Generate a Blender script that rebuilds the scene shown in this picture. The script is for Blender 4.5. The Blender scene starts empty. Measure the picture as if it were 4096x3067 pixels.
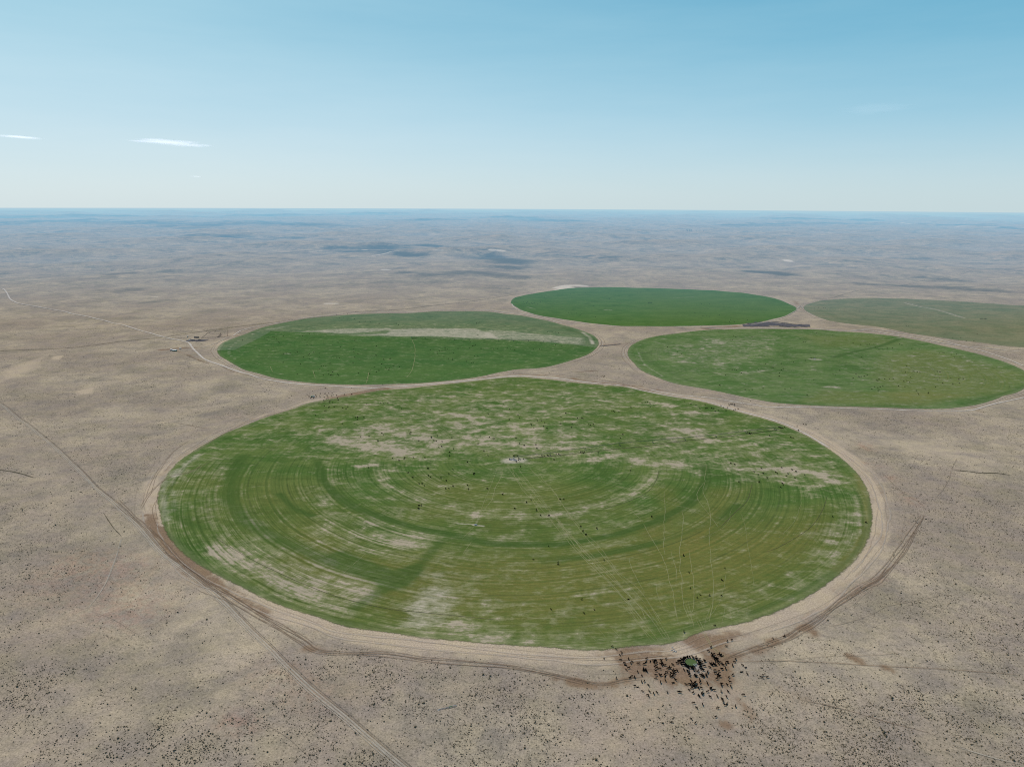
import bpy, bmesh, math, random
import numpy as np
from mathutils import Matrix, Vector

random.seed(7); rng = np.random.default_rng(11)
S = bpy.context.scene
C = S.collection
rad = math.radians

# ------------------------------------------------------------------ camera
CAM_H = 400.0
FPX = 2768.0                       # focal length in photograph pixels (4096 wide)
PITCH, ROLL = 14.59, 0.27
cam = bpy.data.cameras.new("camera"); camo = bpy.data.objects.new("camera", cam)
C.objects.link(camo); S.camera = camo
cam.sensor_width = 36.0; cam.lens = 36.0 * FPX / 4096
cam.clip_start = 1.0; cam.clip_end = 400000
RM = Matrix.Rotation(rad(90 - PITCH), 4, 'X') @ Matrix.Rotation(rad(ROLL), 4, 'Z')
camo.matrix_world = Matrix.Translation((0, 0, CAM_H)) @ RM
R3 = np.array(RM.to_3x3())

# ------------------------------------------------------------------ terrain height
_w = []
_r = np.random.default_rng(5)
def waves(n, lam, amp):
    out = []
    for i in range(n):
        a = _r.uniform(0, math.pi); l = lam * _r.uniform(.65, 1.5)
        out.append((math.cos(a) * 2 * math.pi / l, math.sin(a) * 2 * math.pi / l, _r.uniform(0, 6.28), amp / math.sqrt(n) * _r.uniform(.7, 1.3)))
    return out
W_NEAR = waves(6, 420, 2.6); W_MID = waves(6, 170, .95)
W_FAR = waves(9, 1300, 15); W_FAR2 = waves(8, 520, 5); W_HOR = waves(10, 4200, 60)
def sumw(ws, x, y):
    h = np.zeros_like(x)
    for kx, ky, p, a in ws: h += a * np.sin(kx * x + ky * y + p)
    return h
def sstep(a, b, x):
    t = np.clip((x - a) / (b - a), 0, 1); return t * t * (3 - 2 * t)
def height(x, y):
    x = np.asarray(x, float); y = np.asarray(y, float)
    d = np.sqrt(x * x + y * y)
    h = sumw(W_NEAR, x, y) + sumw(W_MID, x, y)
    f = sstep(2600, 6000, d)
    h = h + f * (sumw(W_FAR, x, y) + sumw(W_FAR2, x, y))
    h = h + sstep(12000, 40000, d) * sumw(W_HOR, x, y)
    return h - d * d / (2 * 6.371e6)

def unproj(px, py):
    """photograph pixel(s) -> point on the terrain"""
    px = np.asarray(px, float); py = np.asarray(py, float)
    dx = (px - 2048) / FPX; dy = -(py - 1533.5) / FPX
    v = np.stack([dx, dy, -np.ones_like(dx)], -1) @ R3.T
    z = np.zeros_like(dx)
    for i in range(40):
        t = (z - CAM_H) / v[..., 2]
        x = v[..., 0] * t; y = v[..., 1] * t
        z = z * .4 + height(x, y) * .6
    return x, y
def W(pts):
    p = np.array(pts, float); x, y = unproj(p[:, 0], p[:, 1]); return np.stack([x, y], -1)
def zoomed(ox, oy, s, pts): return [(ox + a * s, oy + b * s) for a, b in pts]
def rd(txt):
    v = [float(a) for a in txt.replace(',', ' ').split()]; return list(zip(v[::2], v[1::2]))

# ------------------------------------------------------------------ value noise (numpy)
_lat = np.random.default_rng(3).random((256, 256))
def vnoise(x, y, s, off=0.0):
    x = x / s + off * 17.3; y = y / s + off * 9.7
    xi = np.floor(x).astype(int); yi = np.floor(y).astype(int); fx = x - xi; fy = y - yi
    fx = fx * fx * (3 - 2 * fx); fy = fy * fy * (3 - 2 * fy)
    a = _lat[xi & 255, yi & 255]; b = _lat[(xi + 1) & 255, yi & 255]; c = _lat[xi & 255, (yi + 1) & 255]; d = _lat[(xi + 1) & 255, (yi + 1) & 255]
    return (a * (1 - fx) + b * fx) * (1 - fy) + (c * (1 - fx) + d * fx) * fy
def fbm(x, y, s, o=4, off=0.0):
    t = 0; a = .5; n = 0
    for i in range(o):
        t = t + a * vnoise(x * (1 + .01 * i) + y * .31 * i, y - x * .27 * i, s / 2 ** i, off + i); n += a; a *= .55
    return t / n

# ------------------------------------------------------------------ helpers
def tag(o, label=None, cat=None, group=None, kind=None):
    if label: o['label'] = label
    if cat: o['category'] = cat
    if group: o['group'] = group
    if kind: o['kind'] = kind
    return o
def mesh_np(name, V, F, mat, parent=None, smooth=True):
    """V (n,3); F list of arrays of equal-size polygons"""
    me = bpy.data.meshes.new(name)
    V = np.asarray(V, np.float32)
    loops = np.concatenate([np.asarray(f, np.int32).ravel() for f in F])
    sizes = np.concatenate([np.full(len(f), f.shape[1], np.int32) for f in F])
    me.vertices.add(len(V)); me.vertices.foreach_set('co', V.ravel())
    me.loops.add(len(loops)); me.loops.foreach_set('vertex_index', loops)
    me.polygons.add(len(sizes))
    st = np.concatenate([[0], np.cumsum(sizes)[:-1]]).astype(np.int32)
    me.polygons.foreach_set('loop_start', st); me.polygons.foreach_set('loop_total', sizes)
    if smooth: me.polygons.foreach_set('use_smooth', np.ones(len(sizes), bool))
    me.update(calc_edges=True); me.validate()
    if mat: me.materials.append(mat)
    o = bpy.data.objects.new(name, me); C.objects.link(o)
    if parent: o.parent = parent
    return o
def attr(o, name, data):
    a = o.data.attributes.new(name, 'FLOAT_COLOR', 'POINT')
    a.data.foreach_set('color', np.asarray(data, np.float32).ravel())
class MB:
    def __init__(s): s.V = []; s.F = []
    def hexa(s, P):
        n = len(s.V); s.V += [tuple(p) for p in P]
        for f in ((0, 3, 2, 1), (4, 5, 6, 7), (0, 1, 5, 4), (1, 2, 6, 5), (2, 3, 7, 6), (3, 0, 4, 7)): s.F.append([n + i for i in f])
    def box(s, x0, x1, y0, y1, z0, z1, M=None):
        P = [Vector(p) for p in ((x0, y0, z0), (x1, y0, z0), (x1, y1, z0), (x0, y1, z0), (x0, y0, z1), (x1, y0, z1), (x1, y1, z1), (x0, y1, z1))]
        if M: P = [M @ p for p in P]
        s.hexa(P)
    def bar(s, a, b, r, n=6, r2=None):
        a = Vector(a); b = Vector(b); d = (b - a).normalized(); r2 = r if r2 is None else r2
        u = d.orthogonal().normalized(); v = d.cross(u); k = len(s.V)
        for c, q in ((a, r), (b, r2)):
            for i in range(n):
                t = 2 * math.pi * i / n; s.V.append(tuple(c + (u * math.cos(t) + v * math.sin(t)) * q))
        for i in range(n): s.F.append([k + i, k + (i + 1) % n, k + n + (i + 1) % n, k + n + i])
        s.F.append([k + n - 1 - i for i in range(n)]); s.F.append([k + n + i for i in range(n)])
    def lathe(s, prof, n=32, c=(0, 0, 0), closed=False):
        k = len(s.V)
        for r, z in prof:
            for i in range(n):
                t = 2 * math.pi * i / n; s.V.append((c[0] + r * math.cos(t), c[1] + r * math.sin(t), c[2] + z))
        m = len(prof)
        for j in range(m if closed else m - 1):
            for i in range(n):
                j2 = (j + 1) % m
                s.F.append([k + j * n + i, k + j * n + (i + 1) % n, k + j2 * n + (i + 1) % n, k + j2 * n + i])
    def build(s, name, mat, parent=None, smooth=False):
        me = bpy.data.meshes.new(name); me.from_pydata(s.V, [], s.F); me.update()
        bm = bmesh.new(); bm.from_mesh(me); bmesh.ops.recalc_face_normals(bm, faces=bm.faces); bm.to_mesh(me); bm.free()
        if smooth: me.polygons.foreach_set('use_smooth', [True] * len(me.polygons))
        me.materials.append(mat)
        o = bpy.data.objects.new(name, me); C.objects.link(o)
        if parent: o.parent = parent
        return o
def empty(name, x, y, rz=0, z=None):
    o = bpy.data.objects.new(name, None); C.objects.link(o)
    o.location = (x, y, float(height(x, y)) + .2 if z is None else z); o.rotation_euler = (0, 0, rz); return o

# ------------------------------------------------------------------ node helpers
class NT:
    def __init__(s, name):
        s.m = bpy.data.materials.new(name); s.m.use_nodes = True
        s.t = s.m.node_tree; s.t.nodes.clear(); s.out = s.n('ShaderNodeOutputMaterial')
    def n(s, typ, **kw):
        nd = s.t.nodes.new(typ)
        for k, v in kw.items(): setattr(nd, k, v)
        return nd
    def put(s, sock, v):
        if isinstance(v, bpy.types.NodeSocket): s.t.links.new(v, sock)
        elif isinstance(v, (tuple, list)) and len(v) == 3 and sock.type == 'RGBA': sock.default_value = (*v, 1)
        else: sock.default_value = v
    def math(s, op, a, b=0.0, clamp=False, c=None):
        nd = s.n('ShaderNodeMath', operation=op, use_clamp=clamp); s.put(nd.inputs[0], a); s.put(nd.inputs[1], b)
        if c is not None: s.put(nd.inputs[2], c)
        return nd.outputs[0]
    def mix(s, f, a, b):
        nd = s.n('ShaderNodeMix', data_type='RGBA'); s.put(nd.inputs[0], f); s.put(nd.inputs[6], a); s.put(nd.inputs[7], b); return nd.outputs[2]
    def mul(s, a, b):
        nd = s.n('ShaderNodeMix', data_type='RGBA', blend_type='MULTIPLY'); nd.inputs[0].default_value = 1; s.put(nd.inputs[6], a); s.put(nd.inputs[7], b); return nd.outputs[2]
    def ramp(s, v, a, b, c=0.0, d=1.0):
        nd = s.n('ShaderNodeMapRange', interpolation_type='SMOOTHSTEP'); s.put(nd.inputs[0], v); s.put(nd.inputs[1], a); s.put(nd.inputs[2], b); s.put(nd.inputs[3], c); s.put(nd.inputs[4], d); return nd.outputs[0]
    def pos(s, sx=1, sy=1, rz=0.0, off=(0, 0, 0)):
        if not hasattr(s, 'g'): s.g = s.n('ShaderNodeNewGeometry').outputs['Position']
        nd = s.n('ShaderNodeMapping'); s.put(nd.inputs[0], s.g); nd.inputs['Rotation'].default_value = (0, 0, rz); nd.inputs['Scale'].default_value = (sx, sy, 0); nd.inputs['Location'].default_value = off
        return nd.outputs[0]
    def noise(s, vec, scale, detail=3, rough=.55, dist=0.0):
        nd = s.n('ShaderNodeTexNoise'); s.put(nd.inputs['Vector'], vec); nd.inputs['Scale'].default_value = scale; nd.inputs['Detail'].default_value = detail; nd.inputs['Roughness'].default_value = rough; nd.inputs['Distortion'].default_value = dist
        return nd.outputs[0]
    def vor(s, vec, scale):
        nd = s.n('ShaderNodeTexVoronoi'); s.put(nd.inputs['Vector'], vec); nd.inputs['Scale'].default_value = scale; return nd.outputs[0], nd.outputs[1]
    def at(s, name):
        nd = s.n('ShaderNodeAttribute'); nd.attribute_name = name
        sp = s.n('ShaderNodeSeparateColor'); s.t.links.new(nd.outputs['Color'], sp.inputs[0])
        return sp.outputs[0], sp.outputs[1], sp.outputs[2], nd.outputs['Alpha']
    def diffuse(s, col, rough=0.0):
        b = s.n('ShaderNodeBsdfDiffuse'); s.put(b.inputs[0], col); b.inputs[1].default_value = rough; return b.outputs[0]
    def alpha(s, sh, a):
        t = s.n('ShaderNodeBsdfTransparent'); x = s.n('ShaderNodeMixShader'); s.put(x.inputs[0], a); s.t.links.new(t.outputs[0], x.inputs[1]); s.t.links.new(sh, x.inputs[2]); return x.outputs[0]
    def end(s, sh): s.t.links.new(sh, s.out.inputs[0]); return s.m
def simple(name, col, var=.25, scale=1.5, rough=.8, metal=0.0):
    k = NT(name); tc = k.n('ShaderNodeTexCoord').outputs['Object']
    n = k.noise(tc, scale, 3)
    c = k.mul(col, k.mix(n, tuple([1 - var] * 3), tuple([1 + var] * 3)))
    b = k.n('ShaderNodeBsdfPrincipled'); k.put(b.inputs['Base Color'], c); b.inputs['Roughness'].default_value = rough; b.inputs['Metallic'].default_value = metal
    return k.end(b.outputs[0])

# ------------------------------------------------------------------ traced outlines (photograph pixels)
F1 = rd("""2100 1508 2155 1515 2269 1528 2404 1540 2495 1547 2553 1560 2707 1591 2860 1621 2998 1660 3128 1698 3228 1744 3320 1800 3384 1850 3434 1900 3466 1955 3480 2007 3486 2083 3465 2167
3411 2244 3312 2328 3235 2381 3128 2435 3006 2481 2930 2500 2853 2511 2776 2534 2700 2569 2666 2579 2597 2573 2495 2587 2381 2599 2300 2597 2222 2589 1944 2570 1667 2546 1537 2523 1383 2507 1260 2461 1076 2400
968 2346 845 2284 768 2238 692 2169 653 2100 642 2046 631 2000 640 1955 667 1902 713 1848 767 1810 822 1777 898 1734 985 1701 1066 1668 1148 1644 1229 1614 1311 1598 1420 1581 1517 1562 1637 1554 1746 1541
1816 1534 1952 1518 2030 1510""")
F2 = rd("""868 1403 876 1385 898 1367 944 1350 984 1336 1052 1310 1120 1294 1188 1281 1278 1268 1369 1261 1504 1255 1613 1254 1771 1245 1907 1245 2020 1256 2155 1276 2246 1299 2336 1326 2386 1353 2395 1376 2368 1407 2291 1439
2205 1464 2155 1473 2065 1477 1997 1489 1907 1509 1816 1520 1681 1532 1500 1538 1278 1534 1188 1525 1097 1512 1007 1487 953 1466 907 1439 876 1417""")
F3 = rd("""2045 1208 2061 1190 2133 1175 2223 1161 2305 1151 2400 1149 2553 1152 2745 1157 2937 1169 3052 1184 3136 1207 3186 1234 3167 1253 3090 1276 3013 1292 2860 1301 2630 1305 2515 1305 2404 1297 2314 1286 2223 1272 2133 1256 2074 1233 2049 1218""")
F4 = rd("""2511 1407 2523 1384 2576 1357 2707 1334 2860 1318 3013 1316 3167 1317 3397 1328 3550 1341 3703 1368 3857 1403 4010 1445 4096 1482 4135 1515 4096 1552 4010 1583 3895 1621 3780 1635 3627 1633 3397 1625 3243 1621
3090 1610 2937 1579 2783 1548 2668 1525 2584 1491 2538 1453 2514 1425""")
F5 = rd("""3216 1234 3228 1219 3282 1203 3397 1194 3550 1194 3780 1203 3933 1213 4096 1223 4350 1245 4520 1275 4560 1310 4500 1350 4350 1382 4220 1395 4096 1390 3933 1372 3780 1353 3627 1330 3512 1307 3397 1295 3320 1284 3259 1261""")
class Field:
    def __init__(s, pts, piv=None, sm=6):
        p = W(pts)
        s.c = (p.max(0) + p.min(0)) / 2
        a = np.arctan2(p[:, 1] - s.c[1], p[:, 0] - s.c[0]); r = np.hypot(p[:, 0] - s.c[0], p[:, 1] - s.c[1])
        o = np.argsort(a); a = a[o]; r = r[o]
        s.n = 1440; th = np.linspace(-math.pi, math.pi, s.n, endpoint=False)
        R = np.interp(th, np.concatenate([a - 2 * math.pi, a, a + 2 * math.pi]), np.tile(r, 3))
        k = np.exp(-np.linspace(-2, 2, sm * 4 + 1) ** 2); k /= k.sum()
        R = np.convolve(np.concatenate([R, R, R]), k, 'same')[s.n:2 * s.n]
        s.R = R; s.piv = W([piv])[0] if piv else s.c.copy()
    def rad(s, x, y):
        a = np.arctan2(y - s.c[1], x - s.c[0]); i = (a + math.pi) / (2 * math.pi) * s.n
        i0 = np.floor(i).astype(int); f = i - i0
        return s.R[i0 % s.n] * (1 - f) + s.R[(i0 + 1) % s.n] * f
    def out(s, x, y):                    # metres outside the edge (negative inside)
        return np.hypot(x - s.c[0], y - s.c[1]) - s.rad(x, y)
FL = [Field(F1, (2055, 1838)), Field(F2, (1645, 1352)), Field(F3), Field(F4, (3259, 1437)), Field(F5)]

# ------------------------------------------------------------------ brushes
def dist_line(P, L):
    D = np.full(len(P), 1e9)
    if len(L) == 1: return np.hypot(P[:, 0] - L[0, 0], P[:, 1] - L[0, 1])
    for a, b in zip(L[:-1], L[1:]):
        ab = b - a; t = np.clip(((P - a) @ ab) / max(ab @ ab, 1e-6), 0, 1)
        q = P - (a + t[:, None] * ab); D = np.minimum(D, np.hypot(q[:, 0], q[:, 1]))
    return D
def stroke(P, out, px, w, s):
    L = W(px); m = 2.6 * w
    k = np.nonzero((P[:, 0] > L[:, 0].min() - m) & (P[:, 0] < L[:, 0].max() + m) & (P[:, 1] > L[:, 1].min() - m) & (P[:, 1] < L[:, 1].max() + m))[0]
    if len(k): out[k] += s * np.exp(-(dist_line(P[k], L) / w) ** 2)
def poly(P, out, px, f, s):
    L = W(px); m = 2 * f + 1
    k = np.nonzero((P[:, 0] > L[:, 0].min() - m) & (P[:, 0] < L[:, 0].max() + m) & (P[:, 1] > L[:, 1].min() - m) & (P[:, 1] < L[:, 1].max() + m))[0]
    if not len(k): return
    Q = P[k]; ins = np.zeros(len(k), bool); Lc = np.vstack([L, L[:1]])
    for a, b in zip(Lc[:-1], Lc[1:]):
        c = (a[1] > Q[:, 1]) != (b[1] > Q[:, 1])
        if c.any(): ins ^= c & (Q[:, 0] < (b[0] - a[0]) * (Q[:, 1] - a[1]) / (b[1] - a[1] + 1e-12) + a[0])
    d = dist_line(Q, Lc) * np.where(ins, 1, -1)
    out[k] += s * sstep(-f, f, d)
def paint(P, out, items):
    for it in items:
        if it[0] == 'S': stroke(P, out, rd(it[1]), it[2], it[3])
        else: poly(P, out, rd(it[1]), it[2], it[3])

# ================================================================== GROUND
def axis(segs):
    v = [segs[0][0]]
    for a, b, s0, s1 in segs:
        x = a
        while x < b - 1e-6:
            t = (x - a) / (b - a); st = s0 * (s1 / s0) ** t
            x = x + st
            if b - x < st * .5: x = b
            v.append(min(x, b))
    return np.array(sorted(set(v)))
xp = axis([(0, 650, 3.6, 3.6), (650, 2200, 3.6, 11), (2200, 9000, 11, 60), (9000, 90000, 60, 1500)])
gx = np.concatenate([-xp[::-1][:-1], xp])
gy = axis([(-5000, 300, 500, 30), (300, 1700, 3.6, 4), (1700, 4200, 4, 12), (4200, 12000, 12, 45), (12000, 90000, 45, 700)])
NX, NY = len(gx), len(gy)
X, Y = np.meshgrid(gx, gy)
P = np.stack([X.ravel(), Y.ravel()], -1)
Z = height(P[:, 0], P[:, 1])
idx = np.arange(NX * NY).reshape(NY, NX)
quads = np.stack([idx[:-1, :-1], idx[:-1, 1:], idx[1:, 1:], idx[1:, :-1]], -1).reshape(-1, 4)
N = len(P)
pale = np.zeros(N); brown = np.zeros(N); dark = np.zeros(N); rust = np.zeros(N); sand = np.zeros(N); calm = np.zeros(N); straw = np.zeros(N)
dist = np.hypot(P[:, 0], P[:, 1])
near = dist < 6000
O = np.full((5, N), 1e6)
for i, f in enumerate(FL):
    O[i, near] = f.out(P[near, 0], P[near, 1])
wob = fbm(P[:, 0], P[:, 1], 60, 3) - .5
o1 = O[0] + wob * 14
ang = np.arctan2(P[:, 1] - FL[0].c[1], P[:, 0] - FL[0].c[0]) * 500
bandn = fbm(o1 * 1.0, ang / 14, 5, 3, 3); bandw = fbm(o1 * 0, ang, 160, 3, 6)
pale += (.16 + .75 * sstep(.35, .65, bandn)) * sstep(.25, .6, bandw + .12) * np.exp(-((o1 - 11) / (8 + 14 * bandw)) ** 2)
straw += .5 * np.exp(-((o1 - 14) / 26) ** 2)
brown += .30 * sstep(.5, .75, fbm(o1, ang / 10, 6, 3, 9)) * np.exp(-((o1 - 14) / 15) ** 2)
for i in (1, 2, 3, 4):
    oo = O[i] + wob * 16
    pale += (.42 if i < 4 else .3) * np.exp(-((oo - 8) / 13) ** 2) * sstep(.2, .6, fbm(P[:, 0], P[:, 1], 70, 3, i))
# land between the circles is paler, trampled
omin = O.min(0); second = np.sort(O, 0)[1]
corr = np.exp(-(np.maximum(second, 0) / 150) ** 2) * (omin > -5)
pale += .10 * corr; straw += .25 * corr
calm += .8 * np.exp(-(np.maximum(omin, 0) / 22) ** 2) + .3 * corr
GP = [
 ('S', "604 1925 600 1990 606 2060 622 2100", 9, .9), ('S', "659 1895 757 1821 854 1772 985 1712 1100 1672", 7, .35),
 ('S', "961 2369 1114 2438 1268 2492 1460 2540 1700 2569 2037 2597 2300 2615 2463 2622", 11, .75),
 ('S', "2930 2520 3082 2489 3235 2412 3388 2313 3480 2213 3511 2121 3507 2030 3465 1915 3388 1823", 15, .4),
 ('S', "3388 1823 3336 1781 3246 1727 3133 1686 3043 1663 2952 1641 2794 1600", 10, .75),
 ('P', "0 1480 120 1440 200 1415 160 1470 60 1510 0 1530", 25, .7), ('P', "210 1425 260 1420 240 1440 205 1438", 6, .8),
 ('P', "300 1565 385 1545 370 1575 310 1580", 8, .8), ('S', "480 1720 600 1650 700 1600 850 1560", 20, .25),
 ('P', "300 2000 500 1990 620 2180 700 2260 560 2260 400 2120", 20, .2),
 ('S', "560 1720 600 1725", 20, .35), ('S', "640 1690 700 1680", 8, .5),
 ('P', "2180 2720 3100 2700 3150 2800 2950 2950 2500 3067 2250 3067", 40, .42),
 ('S', "3640 2100 3700 2150 3800 2100", 40, .15),
 ('P', "2640 2560 2800 2600 2880 2700 2620 2720 2600 2620", 8, .2),
 ('P', "880 1345 930 1325 955 1330 950 1345 900 1352", 6, .5), ('P', "800 1368 920 1358 935 1370 820 1390", 10, .5),
 ('S', "2700 2595 2760 2605 2790 2625", 4, .35), ('S', "2695 2640 2700 2615 2735 2608 2775 2612 2800 2640", 3.4, .5),
]
GB = [
 ('S', "2440 2600 2560 2615 2680 2645", 14, .45), ('S', "2540 2650 2620 2665 2680 2680", 12, .55), ('S', "2500 2640 2590 2640 2660 2660", 9, .5),
 ('S', "2760 2550 2820 2575 2860 2620", 12, .5), ('S', "2790 2570 2900 2545 3000 2530", 10, .4), ('S', "2860 2640 2880 2680 2890 2700", 11, .55),
 ('P', "2500 2600 2620 2590 2700 2600 2680 2640 2700 2690 2780 2720 2860 2690 2900 2650 2920 2690 2880 2740 2700 2740 2600 2705 2540 2720 2460 2680", 9, .38), ('P', "2740 2545 2860 2540 2960 2530 2900 2590 2880 2640 2820 2610", 8, .3),
 ('S', "2660 2705 2700 2730 2720 2725", 7, .6), ('S', "2720 2700 2800 2705 2880 2700", 10, .4), ('S', "2830 2735 2900 2730", 7, .3),
 ('S', "2890 2640 2960 2622 3032 2598 3100 2570", 8, .5), ('S', "3100 2565 3170 2535 3235 2495", 5, .5),
 ('S', "2300 2728 2361 2740 2430 2742 2500 2725", 6, .7), ('S', "2222 2712 2300 2728", 5, .5),
 ('S', "640 2120 690 2190 760 2260 845 2325", 9, .9), ('S', "845 2325 950 2385 1100 2470", 7, .55), ('S', "590 2060 640 2130", 8, .5),
 ('S', "860 1835 930 1770 1030 1715 1160 1670 1290 1635", 7, .35), ('S', "640 1900 720 1830 800 1780", 6, .3),
 ('S', "1250 1620 1350 1595 1440 1570 1540 1553", 12, .6), ('S', "1330 1588 1430 1575 1540 1560", 14, .5),
 ('S', "2300 1515 2420 1533 2560 1545", 10, .4), ('S', "2080 1498 2200 1500 2300 1515", 8, .35), ('S', "2560 1558 2640 1562", 12, .5),
 ('S', "640 1400 720 1392 790 1390", 12, .6), ('S', "700 1400 780 1430 820 1450", 6, .4), ('S', "880 1345 950 1343", 8, .6),
 ('S', "1230 2590 1300 2600", 6, .6), ('S', "2950 2795 3020 2860", 4, .45), ('S', "2985 2865 2995 2870", 5, .5), ('S', "2895 2895 2910 2898", 5, .7),
 ('S', "3240 2520 3250 2530", 7, .7), ('S', "3395 2620 3440 2645", 5, .8), ('S', "3540 2672 3560 2680", 5, .7), ('S', "3100 2760 3200 2800", 10, .3),
 ('S', "2820 1315 2950 1305", 18, .6), ('S', "2410 1380 2460 1375", 9, .4), ('S', "3100 1300 3180 1296", 14, .4), ('S', "2320 1488 2380 1482", 9, .35),
 ('S', "3570 2180 3660 2060", 12, .2), ('S', "3880 1620 3920 1645", 10, .4), ('S', "3180 1205 3190 1218", 12, .5),
 ('P', "1153 2640 1300 2740 1240 2780 1130 2690", 10, .35),
]
GD = [  # dark vegetation
 ('P', "1700 2750 2050 2800 2200 2900 2150 3067 1760 3067 1700 2900", 40, .3), ('S', "1820 2970 1900 2950 1960 3020", 18, .5),
 ('P', "1350 2640 1700 2680 1800 2800 1650 2900 1450 2850", 25, .2), ('P', "420 2020 520 2050 560 2180 440 2150", 20, .15),
 ('S', "120 2200 200 2120 250 2200", 40, .35), ('S', "430 2350 600 2300", 40, .1), ('S', "250 1950 420 1900 520 1870", 20, .35),
 ('S', "430 1830 520 1900 560 1960", 25, .45), ('S', "640 1580 720 1600 860 1620", 40, .3), ('S', "350 1520 460 1510", 30, .35), ('S', "40 1560 200 1500 400 1470", 30, .2),
 ('S', "150 1440 260 1400 380 1375", 14, .5), ('S', "600 1840 700 1720", 20, .2), ('S', "80 1665 181 1742 270 1815", 4, .5), ('S', "0 1600 80 1665", 5, .5), ('S', "930 2390 1068 2550 1153 2640 1260 2735 1400 2850 1600 3020", 3, .3),
 ('S', "1420 1000 1600 985 1760 980 1900 1000 2050 1050", 160, .55), ('S', "1330 990 1500 1005 1650 1020", 120, .55), ('S', "1480 1085 1700 1100 1900 1090 2100 1110", 110, .55),
 ('S', "1950 1060 2080 1075", 130, .55), ('S', "740 905 900 890 1000 885 1280 900", 500, .55), ('S', "850 945 1100 955", 300, .5), ('S', "1880 872 2050 870 2250 885", 600, .55), ('S', "1640 880 1800 880", 500, .6),
 ('S', "2240 1015 2450 1030", 170, .45), ('S', "2990 1085 3080 1090 3150 1100", 60, .8), ('S', "3500 1140 3750 1145 3950 1165", 110, .65), ('S', "3700 1110 3900 1130", 80, .35),
 ('S', "3720 895 3900 900 4060 915", 260, .9), ('S', "2950 900 3300 890 3500 895", 500, .5), ('S', "3150 875 3500 880", 700, .5), ('S', "0 890 300 880 600 895", 700, .5), ('S', "0 870 800 865 1500 860", 1200, .6),
 ('S', "1200 1140 1700 1130 2100 1170", 130, .35), ('S', "380 1170 500 1160", 100, .5), ('S', "590 1210 640 1205", 50, .6), ('S', "300 1120 900 1060", 200, .25),
 ('P', "3050 1640 3500 1650 3900 1690 4096 1700 4096 1760 3600 1740 3150 1700", 25, .15), ('P', "3330 2000 3700 2050 3700 2200 3550 2300 3500 2200", 25, .1),
 ('S', "3700 2180 3800 2300 3850 2420", 60, .22), ('S', "3900 2550 4050 2600", 50, .2), ('S', "3900 2870 4000 2850", 25, .4), ('S', "3300 2900 3500 2980", 50, .25), ('S', "2400 1480 2540 1470 2560 1500", 30, .3),
 ('S', "3100 1790 3200 1760 3600 1720", 40, .15),
]
GR = [('S', "250 2330 420 2380 560 2420", 45, .4), ('S', "450 2440 520 2480", 25, .25), ('S', "300 2240 560 2260", 30, .4), ('S', "930 2880 980 2900", 12, .7), ('S', "3560 1910 3570 1915", 10, .8), ('S', "3460 1780 3470 1795", 14, .7),
 ('S', "1100 2700 1250 2780", 30, .3), ('S', "3630 1985 3660 2010", 14, .5), ('S', "2250 1370 2500 1380", 30, .2), ('S', "3500 1860 3440 1850", 12, .5), ('S', "2650 2800 2900 2780", 30, .3), ('S', "3180 2480 3400 2370 3520 2310", 10, .5)]
GS = [('S', "2235 1152 2270 1142 2330 1143", 32, 1.2), ('S', "2225 1160 2290 1150", 20, .8), ('S', "1455 1000 1462 1000", 30, 1), ('S', "1535 1078 1548 1080", 28, 1.1), ('S', "1490 1023 1560 1008 1600 1002", 18, .7), ('S', "1970 1000 2005 1003", 45, 1), ('S', "1740 1001 1765 1001", 30, .8),
 ('S', "1560 980 1575 981", 30, .6), ('S', "3148 1040 3156 1045", 40, 1), ('S', "610 1189 625 1188", 12, .8), ('S', "1305 1214 1345 1214", 14, .9), ('S', "920 1165 1030 1163", 60, .35), ('S', "3620 893 3720 895", 150, .9), ('S', "3850 905 3990 908 4096 912", 150, .9), ('S', "1240 1008 1290 1002", 30, .5), ('S', "1690 990 1940 972", 14, .5),
 ('S', "1390 938 1420 936", 60, .5), ('S', "1880 882 1895 883", 120, .55)]
paint(P, pale, GP); paint(P, brown, GB); paint(P, dark, GD); paint(P, rust, GR); paint(P, sand, GS)
CALM = [('S', "3150 1850 3400 1760 3700 1790 3900 1830", 60, .9), ('P', "0 1720 150 1790 500 2100 900 2450 700 2500 300 2050 0 1950", 30, .3), ('P', "3000 2600 3400 2600 3500 2750 3200 2750", 30, .55),
 ('P', "2560 2520 3000 2520 3050 2780 2900 2850 2500 2800 2400 2700", 20, 1.2), ('P', "900 2900 1500 2900 1700 3067 800 3067", 50, .5), ('P', "0 2850 500 2850 600 3067 0 3067", 50, .5), ('P', "500 2400 900 2350 1050 2600 800 2650", 40, .5)]
paint(P, calm, CALM)
dark *= .25 + 1.35 * sstep(.40, .60, fbm(P[:, 0], P[:, 1], 240, 6, 8))
straw += .6 * sstep(.5, .8, fbm(P[:, 0], P[:, 1], 260, 3, 4))
far = sstep(1500, 9000, dist)
ground = mesh_np("ground", np.column_stack([P, Z]), [quads], None)
attr(ground, "ga", np.clip(np.column_stack([pale, brown, dark, rust]), 0, 1.5))
attr(ground, "gb", np.clip(np.column_stack([sand, calm, straw, far]), 0, 1.5))
tag(ground, kind='structure')

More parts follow.
